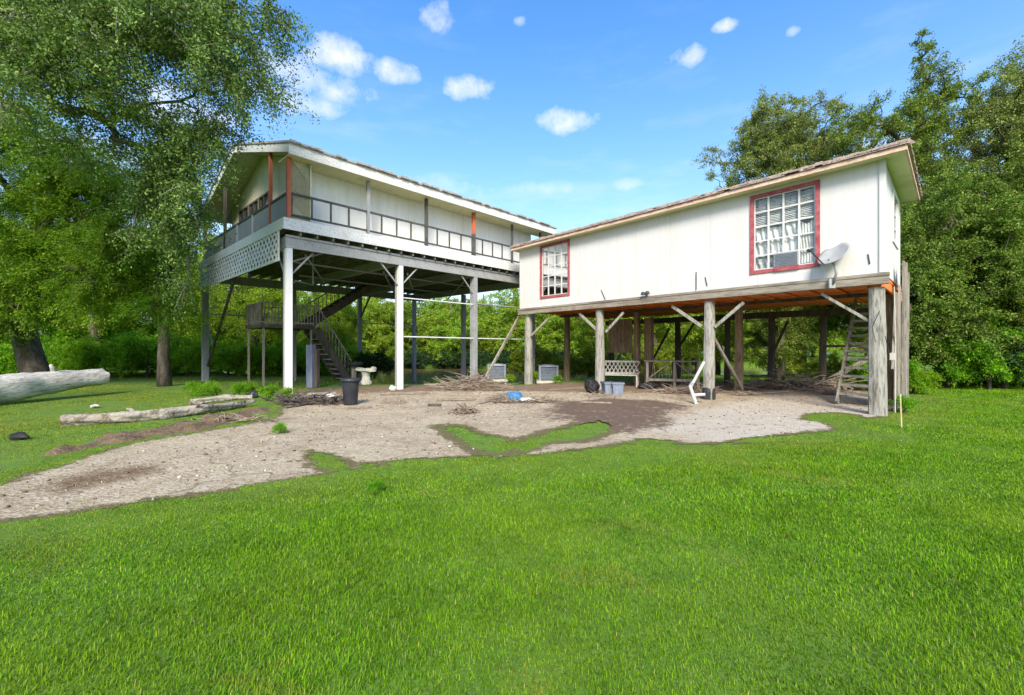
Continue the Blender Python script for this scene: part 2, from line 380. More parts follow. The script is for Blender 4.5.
# thin humid haze that whitens the sky towards the horizon, and faint high wisps
hz = mathn(nt, 'MULTIPLY', mathn(nt, 'POWER', 2.718, mathn(nt, 'MULTIPLY', mathn(nt, 'ABSOLUTE', el), -4.6)), 1.15, clamp=True)
wn = noise(nt, 5, 6, 0.6, vec=tc.outputs['Generated'], stretch=(1, 1, 4))
wf = mathn(nt, 'MULTIPLY', ramp(nt, wn, [(0.5, 0), (0.75, 1)]), mathn(nt, 'MULTIPLY', hz, 0.9))
hcol = N(nt, 'ShaderNodeRGB'); hcol.outputs[0].default_value = (2.2, 2.45, 2.75, 1)
s1 = mix(nt, hz, hs.outputs[0], hcol.outputs[0])
s1 = mix(nt, wf, s1, ccol.outputs[0])
cl = mix(nt, mathn(nt, 'MULTIPLY', tot, 0.92), s1, ccol.outputs[0])
nt.links.new(cl, bg.inputs['Color']); bg.inputs['Strength'].default_value = 0.15

vs = scene.view_settings
vs.view_transform = 'Standard'; vs.look = 'None'; vs.gamma = 1.0; vs.use_curve_mapping = False; vs.exposure = 1.4
scene.cycles.max_bounces = 6; scene.cycles.diffuse_bounces = 3; scene.cycles.transparent_max_bounces = 8
scene.cycles.transmission_bounces = 4; scene.cycles.caustics_reflective = False; scene.cycles.caustics_refractive = False
scene.cycles.use_denoising = True

# ------------------------------------------------------------------ ground
def axis(spans):
    out = []
    for a, b, st in spans: out += list(np.arange(a, b, st))
    return np.array(out + [spans[-1][1]])
xs = axis([(-400, -60, 20), (-60, -30, 3), (-30, 30, 0.5), (30, 60, 3), (60, 400, 20)])
ys = axis([(-80, -10, 10), (-10, 0, 1), (0, 50, 0.5), (50, 80, 3), (80, 500, 20)])
X, Y = np.meshgrid(xs, ys); Z = ground_z(X, Y)
V = np.stack([X.ravel(), Y.ravel(), Z.ravel()], 1)
nx, ny = len(xs), len(ys)
I = (np.arange(ny - 1)[:, None] * nx + np.arange(nx - 1)[None]).ravel()
Q = np.stack([I, I + 1, I + nx + 1, I + nx], 1)
m, nt, b = newmat('soil_and_thatch')
n1 = noise(nt, 0.55, 6, 0.6); n2 = noise(nt, 30, 5, 0.7); n3 = noise(nt, 4, 5, 0.6)
c = mix(nt, ramp(nt, n3, [(0.35, 0), (0.65, 1)]), (0.065, 0.16, 0.006), (0.11, 0.21, 0.01))
c = mix(nt, ramp(nt, n1, [(0.55, 0), (0.7, 0.6)]), c, (0.11, 0.14, 0.025))
c = mix(nt, ramp(nt, n2, [(0.45, 0), (0.7, 0.55)]), c, (0.06, 0.06, 0.02))
nt.links.new(c, b.inputs['Base Color']); b.inputs['Roughness'].default_value = 0.95
bump(nt, b, n2, 0.7, 0.02)
g = fast_mesh('ground', V, Q, m, smooth_shade=True); tag(g, kind='structure')

# bayou water
m, nt, b = newmat('bayou_water')
c = mix(nt, noise(nt, 0.6, 4), (0.17, 0.125, 0.055), (0.12, 0.1, 0.04))
nt.links.new(c, b.inputs['Base Color']); b.inputs['Roughness'].default_value = 0.12; b.inputs['Specular IOR Level'].default_value = 0.22
bump(nt, b, noise(nt, 3.0, 4, 0.6, stretch=(1, 2.5, 1)), 0.025, 0.05)
mb = MB(); mb.add([(-400, 17, -0.6), (400, 17, -0.6), (400, 60, -0.6), (-400, 60, -0.6)], [(0, 1, 2, 3)])
tag(mb.build('water', m), kind='structure')

# ---- driveway and slab outline (photo positions turned into ground points)
def gp(pts): return np.array([G(*p) for p in pts])
def inside(P, poly):
    x, y = P[:, 0], P[:, 1]; r = np.zeros(len(P), bool); n = len(poly); j = n - 1
    for i in range(n):
        xi, yi = poly[i]; xj, yj = poly[j]
        c = ((yi > y) != (yj > y)) & (x < (xj - xi) * (y - yi) / (yj - yi + 1e-12) + xi)
        r ^= c; j = i
    return r
def dist_poly(P, poly, closed=True):
    d = np.full(len(P), 1e9); n = len(poly)
    for i in range(n if closed else n - 1):
        a = poly[i]; bb = poly[(i + 1) % n]; ab = bb - a
        t = np.clip(((P - a) @ ab) / (ab @ ab + 1e-12), 0, 1)
        d = np.minimum(d, np.hypot(*(P - a - t[:, None] * ab).T))
    return d
def sd(P, poly):
    d = dist_poly(P, poly); return np.where(inside(P, poly), -d, d)
def wob(P, f, seed):
    r = np.random.default_rng(seed); o = np.zeros(len(P))
    for k in range(7):
        a = r.uniform(0, 6.28); ff = f * 1.6 ** (k * 0.6); o += np.sin(P @ np.array([math.cos(a), math.sin(a)]) * ff + r.uniform(0, 6.28)) / (1 + 0.35 * k)
    return o / 3

SLAB = gp([(-160, 560), (0, 527), (80, 514), (146, 504), (220, 491), (290, 481), (328, 473), (318, 463), (309, 452), (322, 454), (340, 464), (354, 468), (419, 461), (479, 457), (500, 459),
           (560, 454), (600, 448), (650, 441), (690, 444), (719, 444), (760, 439), (800, 435), (834, 430), (828, 424), (806, 420), (814, 414), (840, 413), (872, 419), (880, 417), (906, 408),
           (905, 400), (880, 392), (800, 385.5), (700, 382.5), (620, 382), (560, 383), (510, 386), (440, 386), (380, 386), (330, 388), (294, 391), (284, 402), (276, 412), (270, 420), (205, 431), (150, 440), (117, 447), (60, 464), (0, 483), (-160, 535)])
STRIP = gp([(436, 426), (462, 426), (490, 437), (515, 439), (540, 434), (562, 428), (575, 424), (598, 421), (615, 424), (614, 433), (590, 440), (552, 444), (522, 451), (497, 459), (478, 455), (462, 443)])
DIRT = [gp([(556, 402), (600, 399), (655, 401), (690, 407), (655, 412), (674, 426), (650, 432), (640, 440), (610, 432), (570, 421), (545, 412)]),
        gp([(500, 392), (560, 392), (700, 393), (790, 388), (920, 395), (905, 378), (700, 374), (500, 378), (420, 378), (270, 380), (270, 398), (330, 394), (420, 392)])]
WET = gp([(22, 492), (60, 478), (105, 469), (165, 465), (160, 474), (105, 486), (55, 498)])
BERM = gp([(-90, 505), (0, 472), (60, 458), (118, 446), (160, 438), (206, 430), (266, 418), (278, 408), (262, 407), (200, 417), (130, 431), (60, 447), (0, 462), (-90, 486)])
def on_slab(P, pad=0.0):
    s = sd(P, SLAB) + 0.10 * wob(P, 2.2, 1) + 0.12 * wob(P, 5, 71) + 0.09 * wob(P, 11, 2) + 0.05 * wob(P, 24, 8)
    q = sd(P, STRIP) + 0.13 + 0.12 * wob(P, 4.5, 81) + 0.09 * wob(P, 3.2, 3) + 0.11 * wob(P, 8, 4) + 0.06 * wob(P, 21, 6)
    return (s < pad) & (q > -pad)

step = 0.045
gx = np.arange(-10.5, 12.5, step); gy = np.arange(2.6, 20.0, step)
GX, GY = np.meshgrid(gx, gy); P = np.stack([GX.ravel(), GY.ravel()], 1)
mask = on_slab(P).reshape(GX.shape)
fm = mask[:-1, :-1] & mask[1:, :-1] & mask[:-1, 1:] & mask[1:, 1:]
nx = len(gx); I = (np.arange(len(gy) - 1)[:, None] * nx + np.arange(nx - 1)[None])[fm]
Q = np.stack([I, I + 1, I + nx + 1, I + nx], 1)
used = np.unique(Q); remap = np.full(len(P), -1); remap[used] = np.arange(len(used))
PP = P[used]
d1 = smooth(0.45, -0.4, np.minimum(sd(PP, DIRT[0]), 9) + 0.30 * wob(PP, 1.6, 5) + 0.12 * wob(PP, 6, 6))
d2 = smooth(0.5, -0.5, sd(PP, DIRT[1]) + 0.5 * wob(PP, 1.1, 7) + 0.2 * wob(PP, 5, 8))
wet = smooth(0.3, -0.25, sd(PP, WET) + 0.14 * wob(PP, 2.0, 9))
brm = smooth(0.25, -0.1, sd(PP, BERM) + 0.15 * wob(PP, 2.5, 10))
zz = 0.008 + 0.008 * wob(PP, 1.0, 12) + 0.02 * d1 + 0.012 * d2 + ground_z(PP[:, 0], PP[:, 1])
slab_o = None
m, nt, b = newmat('old_concrete')
def att(nt, nm):
    a = N(nt, 'ShaderNodeAttribute'); a.attribute_name = nm; return a.outputs['Fac']
n1 = noise(nt, 0.8, 6, 0.65); n2 = noise(nt, 21, 5, 0.75); n3 = noise(nt, 3.0, 7, 0.75); n4 = noise(nt, 9, 6, 0.8)
def ragged(nm, amt=0.9, lo=0.25, hi=0.8):
    s_ = mathn(nt, 'ADD', att(nt, nm), mathn(nt, 'MULTIPLY', mathn(nt, 'SUBTRACT', mathn(nt, 'MULTIPLY', mathn(nt, 'ADD', n3, n4), 0.5), 0.5), amt * 6))
    return ramp(nt, s_, [(lo, 0), (hi, 1)])
vor = N(nt, 'ShaderNodeTexVoronoi'); vor.inputs['Scale'].default_value = 24
tcx = N(nt, 'ShaderNodeTexCoord'); nt.links.new(tcx.outputs['Object'], vor.inputs['Vector'])
c = mix(nt, ramp(nt, n1, [(0.38, 0), (0.62, 1)]), (0.44, 0.37, 0.255), (0.33, 0.26, 0.17))
c = mix(nt, ramp(nt, n3, [(0.44, 0), (0.66, 0.85)]), c, (0.52, 0.455, 0.345))
c = mix(nt, ramp(nt, n4, [(0.5, 0), (0.68, 0.7)]), c, (0.24, 0.185, 0.12))
# exposed aggregate: pale and dark pebbles
pb = mathn(nt, 'MULTIPLY', ramp(nt, n1, [(0.42, 0.0), (0.62, 0.55)]), ramp(nt, vor.outputs['Color'], [(0.3, 0), (0.8, 0.5)]))
c = mix(nt, pb, c, (0.2, 0.16, 0.11))
sx = N(nt, 'ShaderNodeSeparateXYZ'); nt.links.new(vor.outputs['Color'], sx.inputs[0])
c = mix(nt, ramp(nt, sx.outputs[1], [(0.7, 0), (0.85, 0.4)]), c, (0.56, 0.5, 0.4))
c = mix(nt, ramp(nt, n2, [(0.52, 0), (0.7, 0.8)]), c, (0.17, 0.135, 0.09))
vc = N(nt, 'ShaderNodeTexVoronoi', feature='DISTANCE_TO_EDGE'); vc.inputs['Scale'].default_value = 0.42
wv = N(nt, 'ShaderNodeVectorMath', operation='ADD'); nv = N(nt, 'ShaderNodeTexNoise'); nv.inputs['Scale'].default_value = 1.6; nv.inputs['Detail'].default_value = 6
nt.links.new(tcx.outputs['Object'], nv.inputs['Vector']); nt.links.new(tcx.outputs['Object'], wv.inputs[0]); nt.links.new(nv.outputs['Color'], wv.inputs[1]); nt.links.new(wv.outputs[0], vc.inputs['Vector'])
crack = ramp(nt, vc.outputs['Distance'], [(0.0, 0.65), (0.005, 0.4), (0.011, 0.0)])
c = mix(nt, crack, c, (0.085, 0.07, 0.045))
st_ = noise(nt, 0.9, 7, 0.75, dist=0.6)
c = mix(nt, ramp(nt, st_, [(0.54, 0), (0.66, 0.6)]), c, (0.23, 0.18, 0.12))
# smoother slab under the right-hand house
c = mix(nt, mathn(nt, 'MULTIPLY', att(nt, 'pale'), ramp(nt, n3, [(0.35, 0.9), (0.7, 0.2)])), c, (0.5, 0.46, 0.39))
dc = mix(nt, n4, (0.2, 0.14, 0.1), (0.065, 0.046, 0.036))
db = mix(nt, n4, (0.27, 0.19, 0.125), (0.11, 0.08, 0.052))
c = mix(nt, ragged('soil', 0.8, 0.35, 0.75), c, db)
c = mix(nt, ragged('fringe', 0.8, 0.4, 0.75), c, mix(nt, n4, (0.17, 0.15, 0.06), (0.1, 0.08, 0.045)))
c = mix(nt, ragged('dirt', 0.9), c, dc)
c = mix(nt, ragged('wet', 0.5, 0.2, 0.95), c, (0.15, 0.1, 0.055))
nt.links.new(c, b.inputs['Base Color']); b.inputs['Roughness'].default_value = 0.92; b.inputs['Specular IOR Level'].default_value = 0.2
bump(nt, b, mathn(nt, 'ADD', mathn(nt, 'ADD', n2, n4), mathn(nt, 'MULTIPLY', vor.outputs['Distance'], 0.8)), 0.9, 0.02)
slab_o = fast_mesh('driveway', np.stack([PP[:, 0], PP[:, 1], zz], 1), remap[Q], m, smooth_shade=True)
pale = smooth(-0.3, 0.4, -sd(PP, gp([(600, 452), (700, 436), (640, 432), (720, 405), (760, 396), (900, 396), (905, 410), (840, 440), (720, 460)])) + 0.3 * wob(PP, 2, 14))
fringe = smooth(-0.32, 0.0, np.maximum(sd(PP, SLAB) + 0.10 * wob(PP, 2.2, 1), -(sd(PP, STRIP) + 0.09 * wob(PP, 3.2, 3))))
for nm, arr in (('dirt', d1), ('soil', np.maximum(d2 * 0.9, brm)), ('wet', wet * 0.85), ('pale', pale), ('fringe', fringe)):
    a = slab_o.data.attributes.new(nm, 'FLOAT', 'POINT'); a.data.foreach_set('value', arr.astype(np.float32))
tag(slab_o, kind='structure')

# bare soil bank between driveway and left lawn
bm_p = np.stack(np.meshgrid(np.arange(-11, -3.5, 0.06), np.arange(4.0, 12.0, 0.06)), -1)
Pb = bm_p.reshape(-1, 2); h = smooth(0.12, -0.3, sd(Pb, BERM) + 0.10 + 0.26 * wob(Pb, 2.0, 21) + 0.14 * wob(Pb, 8, 22))
zb = -0.03 + h * (0.075 + 0.05 * wob(Pb, 6, 23) + 0.035 * wob(Pb, 17, 24))
nyb, nxb = bm_p.shape[:2]; I = (np.arange(nyb - 1)[:, None] * nxb + np.arange(nxb - 1)[None])
hm = h.reshape(nyb, nxb); fmm = (hm[:-1, :-1] + hm[1:, 1:] + hm[1:, :-1] + hm[:-1, 1:]) > 0.02
I = I[fmm]; Q = np.stack([I, I + 1, I + nxb + 1, I + nxb], 1)
u = np.unique(Q); rm = np.full(len(Pb), -1); rm[u] = np.arange(len(u))
md = weathered('bank_soil', (0.15, 0.105, 0.062), (0.085, 0.058, 0.035), (0.26, 0.2, 0.12), 4, None, 0.95, 0.9, 0.03, 28)
tag(fast_mesh('soil_bank', np.column_stack([Pb[u], zb[u]]), rm[Q], md, smooth_shade=True), kind='structure')

# ------------------------------------------------------------------ grass (nobody could count it)
def grassmat(name, stops, dry, dryfac):
    m, nt, b = newmat(name)
    gg = N(nt, 'ShaderNodeNewGeometry')
    c0 = ramp(nt, gg.outputs['Random Per Island'], stops)
    nn = noise(nt, 0.42, 4, 0.6); n2 = noise(nt, 1.7, 4, 0.6)
    c = mix(nt, mathn(nt, 'MULTIPLY', ramp(nt, nn, [(0.46, 0), (0.66, 1)]), dryfac), c0, dry)
    h = N(nt, 'ShaderNodeHueSaturation'); nt.links.new(c, h.inputs['Color'])
    nt.links.new(mathn(nt, 'ADD', mathn(nt, 'MULTIPLY', n2, 1.3), 0.42), h.inputs['Value'])
    nt.links.new(h.outputs[0], b.inputs['Base Color']); b.inputs['Roughness'].default_value = 0.6; b.inputs['Specular IOR Level'].default_value = 0.12
    t = N(nt, 'ShaderNodeBsdfTranslucent'); nt.links.new(mix(nt, 1.0, h.outputs[0], (1.1, 1.3, 0.5), 'MULTIPLY'), t.inputs[0])
    ms = N(nt, 'ShaderNodeMixShader'); ms.inputs[0].default_value = 0.35
    nt.links.new(b.outputs[0], ms.inputs[1]); nt.links.new(t.outputs[0], ms.inputs[2])
    nt.links.new(ms.outputs[0], nt.nodes['Material Output'].inputs['Surface'])
    return m
M['lush'] = grassmat('lush_grass', [(0, (0.045, 0.1, 0.003)), (0.45, (0.108, 0.25, 0.005)), (0.9, (0.185, 0.36, 0.008)), (0.96, (0.24, 0.36, 0.01)), (1, (0.42, 0.38, 0.12))], (0.19, 0.27, 0.012), 0.55)
M['patchy'] = grassmat('patchy_grass', [(0, (0.08, 0.13, 0.008)), (0.5, (0.16, 0.24, 0.012)), (0.9, (0.25, 0.31, 0.02)), (1, (0.36, 0.31, 0.1))], (0.27, 0.24, 0.05), 0.6)

def blades(P, h, wd, rng, z0=None, lean=0.5):
    n = len(P); a = rng.uniform(0, 6.283, n); d = np.stack([np.cos(a), np.sin(a)], 1)
    s = np.stack([-d[:, 1], d[:, 0]], 1)
    ln = rng.uniform(0.1, 1.0, n) * lean * h
    hz = np.sqrt(np.maximum(h * h - ln * ln, 0.2 * h * h))
    z = (ground_z(P[:, 0], P[:, 1]) if z0 is None else z0) - 0.005
    V = np.zeros((n, 5, 3))
    V[:, 0, :2] = P - s * (wd / 2)[:, None]; V[:, 1, :2] = P + s * (wd / 2)[:, None]
    V[:, 0, 2] = V[:, 1, 2] = z
    mid = P + d * (ln * 0.35)[:, None]
    V[:, 2, :2] = mid + s * (wd * 0.4)[:, None]; V[:, 3, :2] = mid - s * (wd * 0.4)[:, None]
    V[:, 2, 2] = V[:, 3, 2] = z + hz * 0.6
    V[:, 4, :2] = P + d * ln[:, None]; V[:, 4, 2] = z + hz * rng.uniform(0.8, 1.0, n)
    B = np.arange(n)[:, None] * 5
    return V.reshape(-1, 3), B + np.array([0, 1, 2, 3]), B + np.array([3, 2, 4])

def scatter(y0, y1, dens, k=1.45, pad=1.5):
    out = []
    area = 2 * ((k * y1 + pad) * (y1 - y0))
    n = int(area * dens)
    y = RNG.uniform(y0, y1, n); x = RNG.uniform(-(k * y1 + pad), k * y1 + pad, n)
    keep = np.abs(x) < k * y + pad
    return np.stack([x[keep], y[keep]], 1)

LEFTLAWN = np.array([(-40, 40), (-40, 2)] + [tuple(p) for p in gp([(-90, 500), (0, 472), (60, 455), (118, 443), (160, 436), (206, 428), (266, 417), (278, 408), (284, 398), (300, 388)])] + [(-8, 19), (-6, 40)])
AL, AP = [], []
for y0, y1, dens, wd in ((0.3, 2.6, 13000, 0.0037), (2.6, 4.2, 10500, 0.0045), (4.2, 7, 5200, 0.0075), (7, 11, 2000, 0.012), (11, 17, 900, 0.018), (17, 26, 380, 0.028)):
    P = scatter(y0, y1, dens)
    slab = on_slab(P)
    # a few blades and runners spill over the edge of the concrete
    edge_d = np.maximum(sd(P, SLAB), -sd(P, STRIP)); tuft = 0.5 + 0.6 * wob(P, 5, 51) + 0.5 * wob(P, 14, 52)
    P = P[~slab | (RNG.random(len(P)) < 0.75 * np.clip(tuft, 0, 1) * np.exp(-np.abs(edge_d) / 0.22))]
    left = inside(P, LEFTLAWN)
    patch = left | (dist_poly(P, STRIP) < 0.5)
    brm_ = sd(P, BERM) + 0.10 + 0.26 * wob(P, 2.0, 21) + 0.14 * wob(P, 8, 22) < 0.0
    thin = wob(P, 1.2, 31) + 0.5 * wob(P, 4.0, 32)
    strip_ = sd(P, STRIP) < 0.12
    keep = np.where(left, RNG.random(len(P)) < 0.62 - 0.75 * thin, np.where(strip_, RNG.random(len(P)) < 0.55 - 0.6 * wob(P, 3.5, 33), True)) & ~(brm_ & (RNG.random(len(P)) > 0.12))
    under = (P[:, 1] > 11.5) & (np.abs(P[:, 0] + 1) < 9.5) & (P[:, 0] > -7.5) & (P[:, 0] < 8.2)
    keep &= ~(under & (RNG.random(len(P)) > 0.12))
    P = P[keep]; left = left[keep]
    clump = 0.5 + 0.5 * wob(P, 1.5, 41) + 0.35 * wob(P, 5.5, 42)
    edge = np.clip(sd(P, SLAB) / 1.4, 0.25, 1)
    h = RNG.uniform(0.013, 0.038, len(P)) * (0.8 + 0.6 * np.clip(clump, 0, 1.3)) * np.where(left, 0.75, 0.55 + 0.45 * edge)
    ww = RNG.uniform(0.75, 1.3, len(P)) * wd
    pm = left | ((wob(P, 1.9, 61) + 0.6 * wob(P, 7, 62) > 0.75) & (RNG.random(len(P)) < 0.6)) | (RNG.random(len(P)) < (1 - edge) * 0.9)
    AL.append((P[~pm], h[~pm] * 1.15, ww[~pm])); AP.append((P[pm], h[pm], ww[pm]))
for nm, A, mat, lab in (('lawn_grass', AL, M['lush'], 'lush bright green mown lawn covering the foreground'), ('patchy_grass', AP, M['patchy'], 'thin yellowish patchy grass along the concrete and under the trees')):
    P = np.concatenate([a[0] for a in A]); h = np.concatenate([a[1] for a in A]); ww = np.concatenate([a[2] for a in A])
    V, q, t = blades(P, h, ww, RNG, lean=0.97)
    o = fast_mesh(nm, V, q, mat, tris=t); tag(o, lab, 'grass', kind='stuff')
# ------------------------------------------------------------------ right-hand house on timber piles
P1 = Vector((8.13, 9.78, 0)); E2 = Vector((-0.651, 0.759, 0)); NR = Vector((0.710, 0.704, 0))
def R(s, u, z): return P1 + E2 * s + NR * u + Vector((0, 0, z))
def rbox(mb, s0, s1, u0, u1, z0, z1):
    mb.hexa([R(s0, u0, z0), R(s1, u0, z0), R(s1, u1, z0), R(s0, u1, z0), R(s0, u0, z1), R(s1, u0, z1), R(s1, u1, z1), R(s0, u1, z1)])
def gz(p): return float(ground_z(p[0], p[1]))

HR = thing('raised_house', R(0, 0, 0), 'single storey white sided house on weathered timber piles with pink red framed windows', 'house', None, math.atan2(E2.y, E2.x))
HR['label'] = 'white sided house on weathered timber piles with pink red framed windows and orange underside'

def grooved(mb, fr, a0, a1, z0, z1, off, depth, pitch=0.205, groove=0.011, gd=0.006):
    """vertical board siding from a0 to a1 along a wall; fr(a, o, z) gives the point, o outwards"""
    n0 = math.ceil(a0 / pitch); prof = [(a0, 0.0)]
    k = n0
    while k * pitch < a1 - groove:
        a = k * pitch
        if a > a0 + groove:
            g_, d_ = (groove * 1.3, gd * 1.6) if k % 6 == 0 else (groove * 0.75, gd * 0.6)
            prof += [(a - g_ / 2, 0), (a - g_ / 2 + 0.002, -d_), (a + g_ / 2 - 0.002, -d_), (a + g_ / 2, 0)]
        k += 1
    prof.append((a1, 0.0))
    vs = []; fs = []
    for a, o in prof: vs += [fr(a, off + o, z0), fr(a, off + o, z1)]
    n = len(prof)
    for i in range(n - 1): fs.append((2 * i, 2 * i + 2, 2 * i + 3, 2 * i + 1))
    b0 = len(vs)
    vs += [fr(a0, off - depth, z0), fr(a0, off - depth, z1), fr(a1, off - depth, z0), fr(a1, off - depth, z1)]
    fs += [(b0 + 1, b0 + 3, b0 + 2, b0), (0, 1, b0 + 1, b0), (2 * n - 2, b0 + 2, b0 + 3, 2 * n - 1)]
    fs.append(tuple([2 * i for i in range(n)][::-1] + [b0, b0 + 2])); fs.append(tuple([2 * i + 1 for i in range(n)] + [b0 + 3, b0 + 1]))
    mb.add(vs, fs)

ZB, ZT = 3.135, 5.66
S0, S1, UF, UE = -0.13, 11.85, -0.13, 3.7
front = lambda a, o, z: R(a, UF - o, z)
endw = lambda a, o, z: R(S0 - o, a, z)
backw = lambda a, o, z: R(a, UE + o, z)
farw = lambda a, o, z: R(S1 + o, a, z)
WINS = [(1.09, 2.60, 3.46, 5.48), (9.04, 10.57, 3.48, 5.55)]
mb = MB()
def wall_with_holes(mb, fr, a0, a1, z0, z1, holes, depth=0.11):
    cur = a0
    for h0, h1, y0, y1 in sorted(holes):
        grooved(mb, fr, cur, h0, z0, z1, 0, depth)
        grooved(mb, fr, h0, h1, z0, y0, 0, depth); grooved(mb, fr, h0, h1, y1, z1, 0, depth)
        cur = h1
    grooved(mb, fr, cur, a1, z0, z1, 0, depth)
wall_with_holes(mb, front, S0, S1, ZB, ZT, WINS)
mb.build('front_wall', M['white_paint'], HR)
ENDW = (1.55, 2.75, 4.12, 5.36)
mb = MB(); wall_with_holes(mb, endw, UF + 0.112, UE, ZB, ZT, [ENDW]); mb.build('end_wall', M['white_paint'], HR)
mb = MB(); grooved(mb, backw, S0 + 0.112, S1 - 0.112, ZB, ZT, 0, 0.11); mb.build('back_wall', M['white_paint'], HR)
mb = MB(); grooved(mb, farw, UF + 0.112, UE, ZB, ZT, 0, 0.11); mb.build('far_end_wall', M['white_paint'], HR)
mb = MB(); rbox(mb, S0 - 0.022, S0 + 0.09, UF - 0.022, UF - 0.002, ZB + 0.01, ZT - 0.02); rbox(mb, S0 - 0.022, S0 - 0.002, UF - 0.001, UF + 0.09, ZB + 0.01, ZT - 0.02)
mb.build('corner_trim', M['white_paint'], HR)
# room behind the windows
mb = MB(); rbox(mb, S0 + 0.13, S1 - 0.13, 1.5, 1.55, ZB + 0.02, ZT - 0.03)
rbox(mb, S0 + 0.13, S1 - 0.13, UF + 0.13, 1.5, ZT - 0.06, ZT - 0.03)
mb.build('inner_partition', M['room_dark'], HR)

def house_window(fr, w, parent, cols, rows, seed, style, trim='red_trim'):
    h0, h1, z0, z1 = w; r = random.Random(seed); fw = 0.095
    def bar(mb, a0, a1, y0, y1, o0, o1):
        mb.hexa([fr(a0, o0, y0), fr(a1, o0, y0), fr(a1, o1, y0), fr(a0, o1, y0), fr(a0, o0, y1), fr(a1, o0, y1), fr(a1, o1, y1), fr(a0, o1, y1)])
    mb = MB()
    bar(mb, h0 - 0.03, h0 + fw - 0.03, z0 - 0.03, z1 + 0.03, -0.05, 0.03); bar(mb, h1 - fw + 0.03, h1 + 0.03, z0 - 0.03, z1 + 0.03, -0.05, 0.03)
    bar(mb, h0 + fw - 0.03, h1 - fw + 0.03, z1 - fw + 0.03, z1 + 0.028, -0.05, 0.027); bar(mb, h0 + fw - 0.03, h1 - fw + 0.03, z0 - 0.028, z0 + fw - 0.03, -0.05, 0.027)
    win = mb.build('window', M[trim], parent)
    a0, a1, y0, y1 = h0 + fw - 0.03, h1 - fw + 0.03, z0 + fw - 0.03, z1 - fw + 0.03
    mb = MB()
    for i in range(cols + 1):
        a = a0 + (a1 - a0) * i / cols; t = 0.022 if 0 < i < cols else 0.03
        bar(mb, max(a - t, a0 + 0.001), min(a + t, a1 - 0.001), y0 + 0.001, y1 - 0.001, -0.04, -0.012)
    for j in range(rows + 1):
        y = y0 + (y1 - y0) * j / rows; t = 0.018 if 0 < j < rows else 0.03
        bar(mb, a0 + 0.002, a1 - 0.002, max(y - t, y0 + 0.002), min(y + t, y1 - 0.002), -0.043, -0.015)
    mb.build('muntins', M['white_paint'], win)
    mb = MB(); mb.add([fr(a0, -0.03, y0), fr(a1, -0.03, y0), fr(a1, -0.03, y1), fr(a0, -0.03, y1)], [(0, 1, 2, 3)])
    mb.build('pane', M['pane'], win)
    # sagging slatted blind over the upper part, crumpled white curtain below
    mb = MB(); top = y1 - 0.02; bot = y0 + (y1 - y0) * (0.58 if style == 0 else 0.45); nsl = int((top - bot) / 0.042)
    for k in range(nsl):
        y = top - k * 0.042; n = 10; prev = None
        for i in range(n + 1):
            a = a0 + (a1 - a0) * i / n
            yy = y + 0.012 * math.sin(i * 1.3 + k * 0.25) + r.uniform(-0.006, 0.006)
            p = (fr(a, -0.10, yy), fr(a, -0.075, yy - 0.03))
            if prev: mb.add([prev[0], p[0], p[1], prev[1]], [(0, 1, 2, 3)])
            prev = p
    mb.build('blind', M['blind'], win)
    mb = MB(); nn = 40; ph = r.uniform(0, 5)
    def drape(b0, b1, c0, c1, off):
        vs = []
        for j in range(13):
            for i in range(nn + 1):
                f = i / nn; g = j / 12
                a = b0 + (b1 - b0) * f; y = c0 + (c1 - c0) * g + 0.06 * math.sin(f * 7 + ph) * g
                vs.append(fr(a, off + 0.022 * math.sin(f * 42 + 2.5 * math.sin(g * 3 + ph)) + 0.02 * math.sin(g * 9 + f * 4), y))
        mb.add(vs, [(j * (nn + 1) + i, j * (nn + 1) + i + 1, (j + 1) * (nn + 1) + i + 1, (j + 1) * (nn + 1) + i) for j in range(12) for i in range(nn)])
    yt = y0 + (y1 - y0) * 0.57
    if style == 0:
        drape(a0 + 0.05, a1 - 0.05, y0 + 0.8, y1 - 0.05, -0.24)
        drape(a0 + 0.4, a1, y0 + 0.36, yt + 0.06, -0.10); drape(a0, a0 + 0.42, y0 + 0.05, yt, -0.09); drape(a1 - 0.5, a1 - 0.3, y0, y0 + 0.6, -0.14); drape(a0 + 0.3, a1, y0 - 0.02, y0 + 0.45, -0.16)
    else:
        drape(a0, a1, y0 + 0.75, yt + 0.1, -0.17)
    mb.build('curtain', M['white_cloth'], win)
    return win
house_window(front, WINS[0], HR, 4, 5, 1, 0)
house_window(front, WINS[1], HR, 4, 5, 2, 1)
house_window(endw, ENDW, HR, 2, 3, 3, 1, 'white_paint')
mb = MB(); mb.hexa([front(1.5, 0.031, 3.43), front(2.05, 0.031, 3.43), front(2.05, 0.05, 3.43), front(1.5, 0.05, 3.43), front(1.5, 0.031, 3.53), front(2.05, 0.031, 3.53), front(2.05, 0.05, 3.53), front(1.5, 0.05, 3.53)])
mb.build('sill_board', M['red_trim'], HR)
mb = MB(); rbox(mb, 1.5, 2.06, UF - 0.02, UF + 0.3, 3.54, 3.9); mb.build('window_unit', M['dish_gray'], HR, bevel=0.01)
mb = MB()
for k in range(9): rbox(mb, 1.53, 2.03, UF - 0.03, UF - 0.022, 3.565 + k * 0.035, 3.583 + k * 0.035)
mb.build('unit_grille', M['ac_grille'], HR)

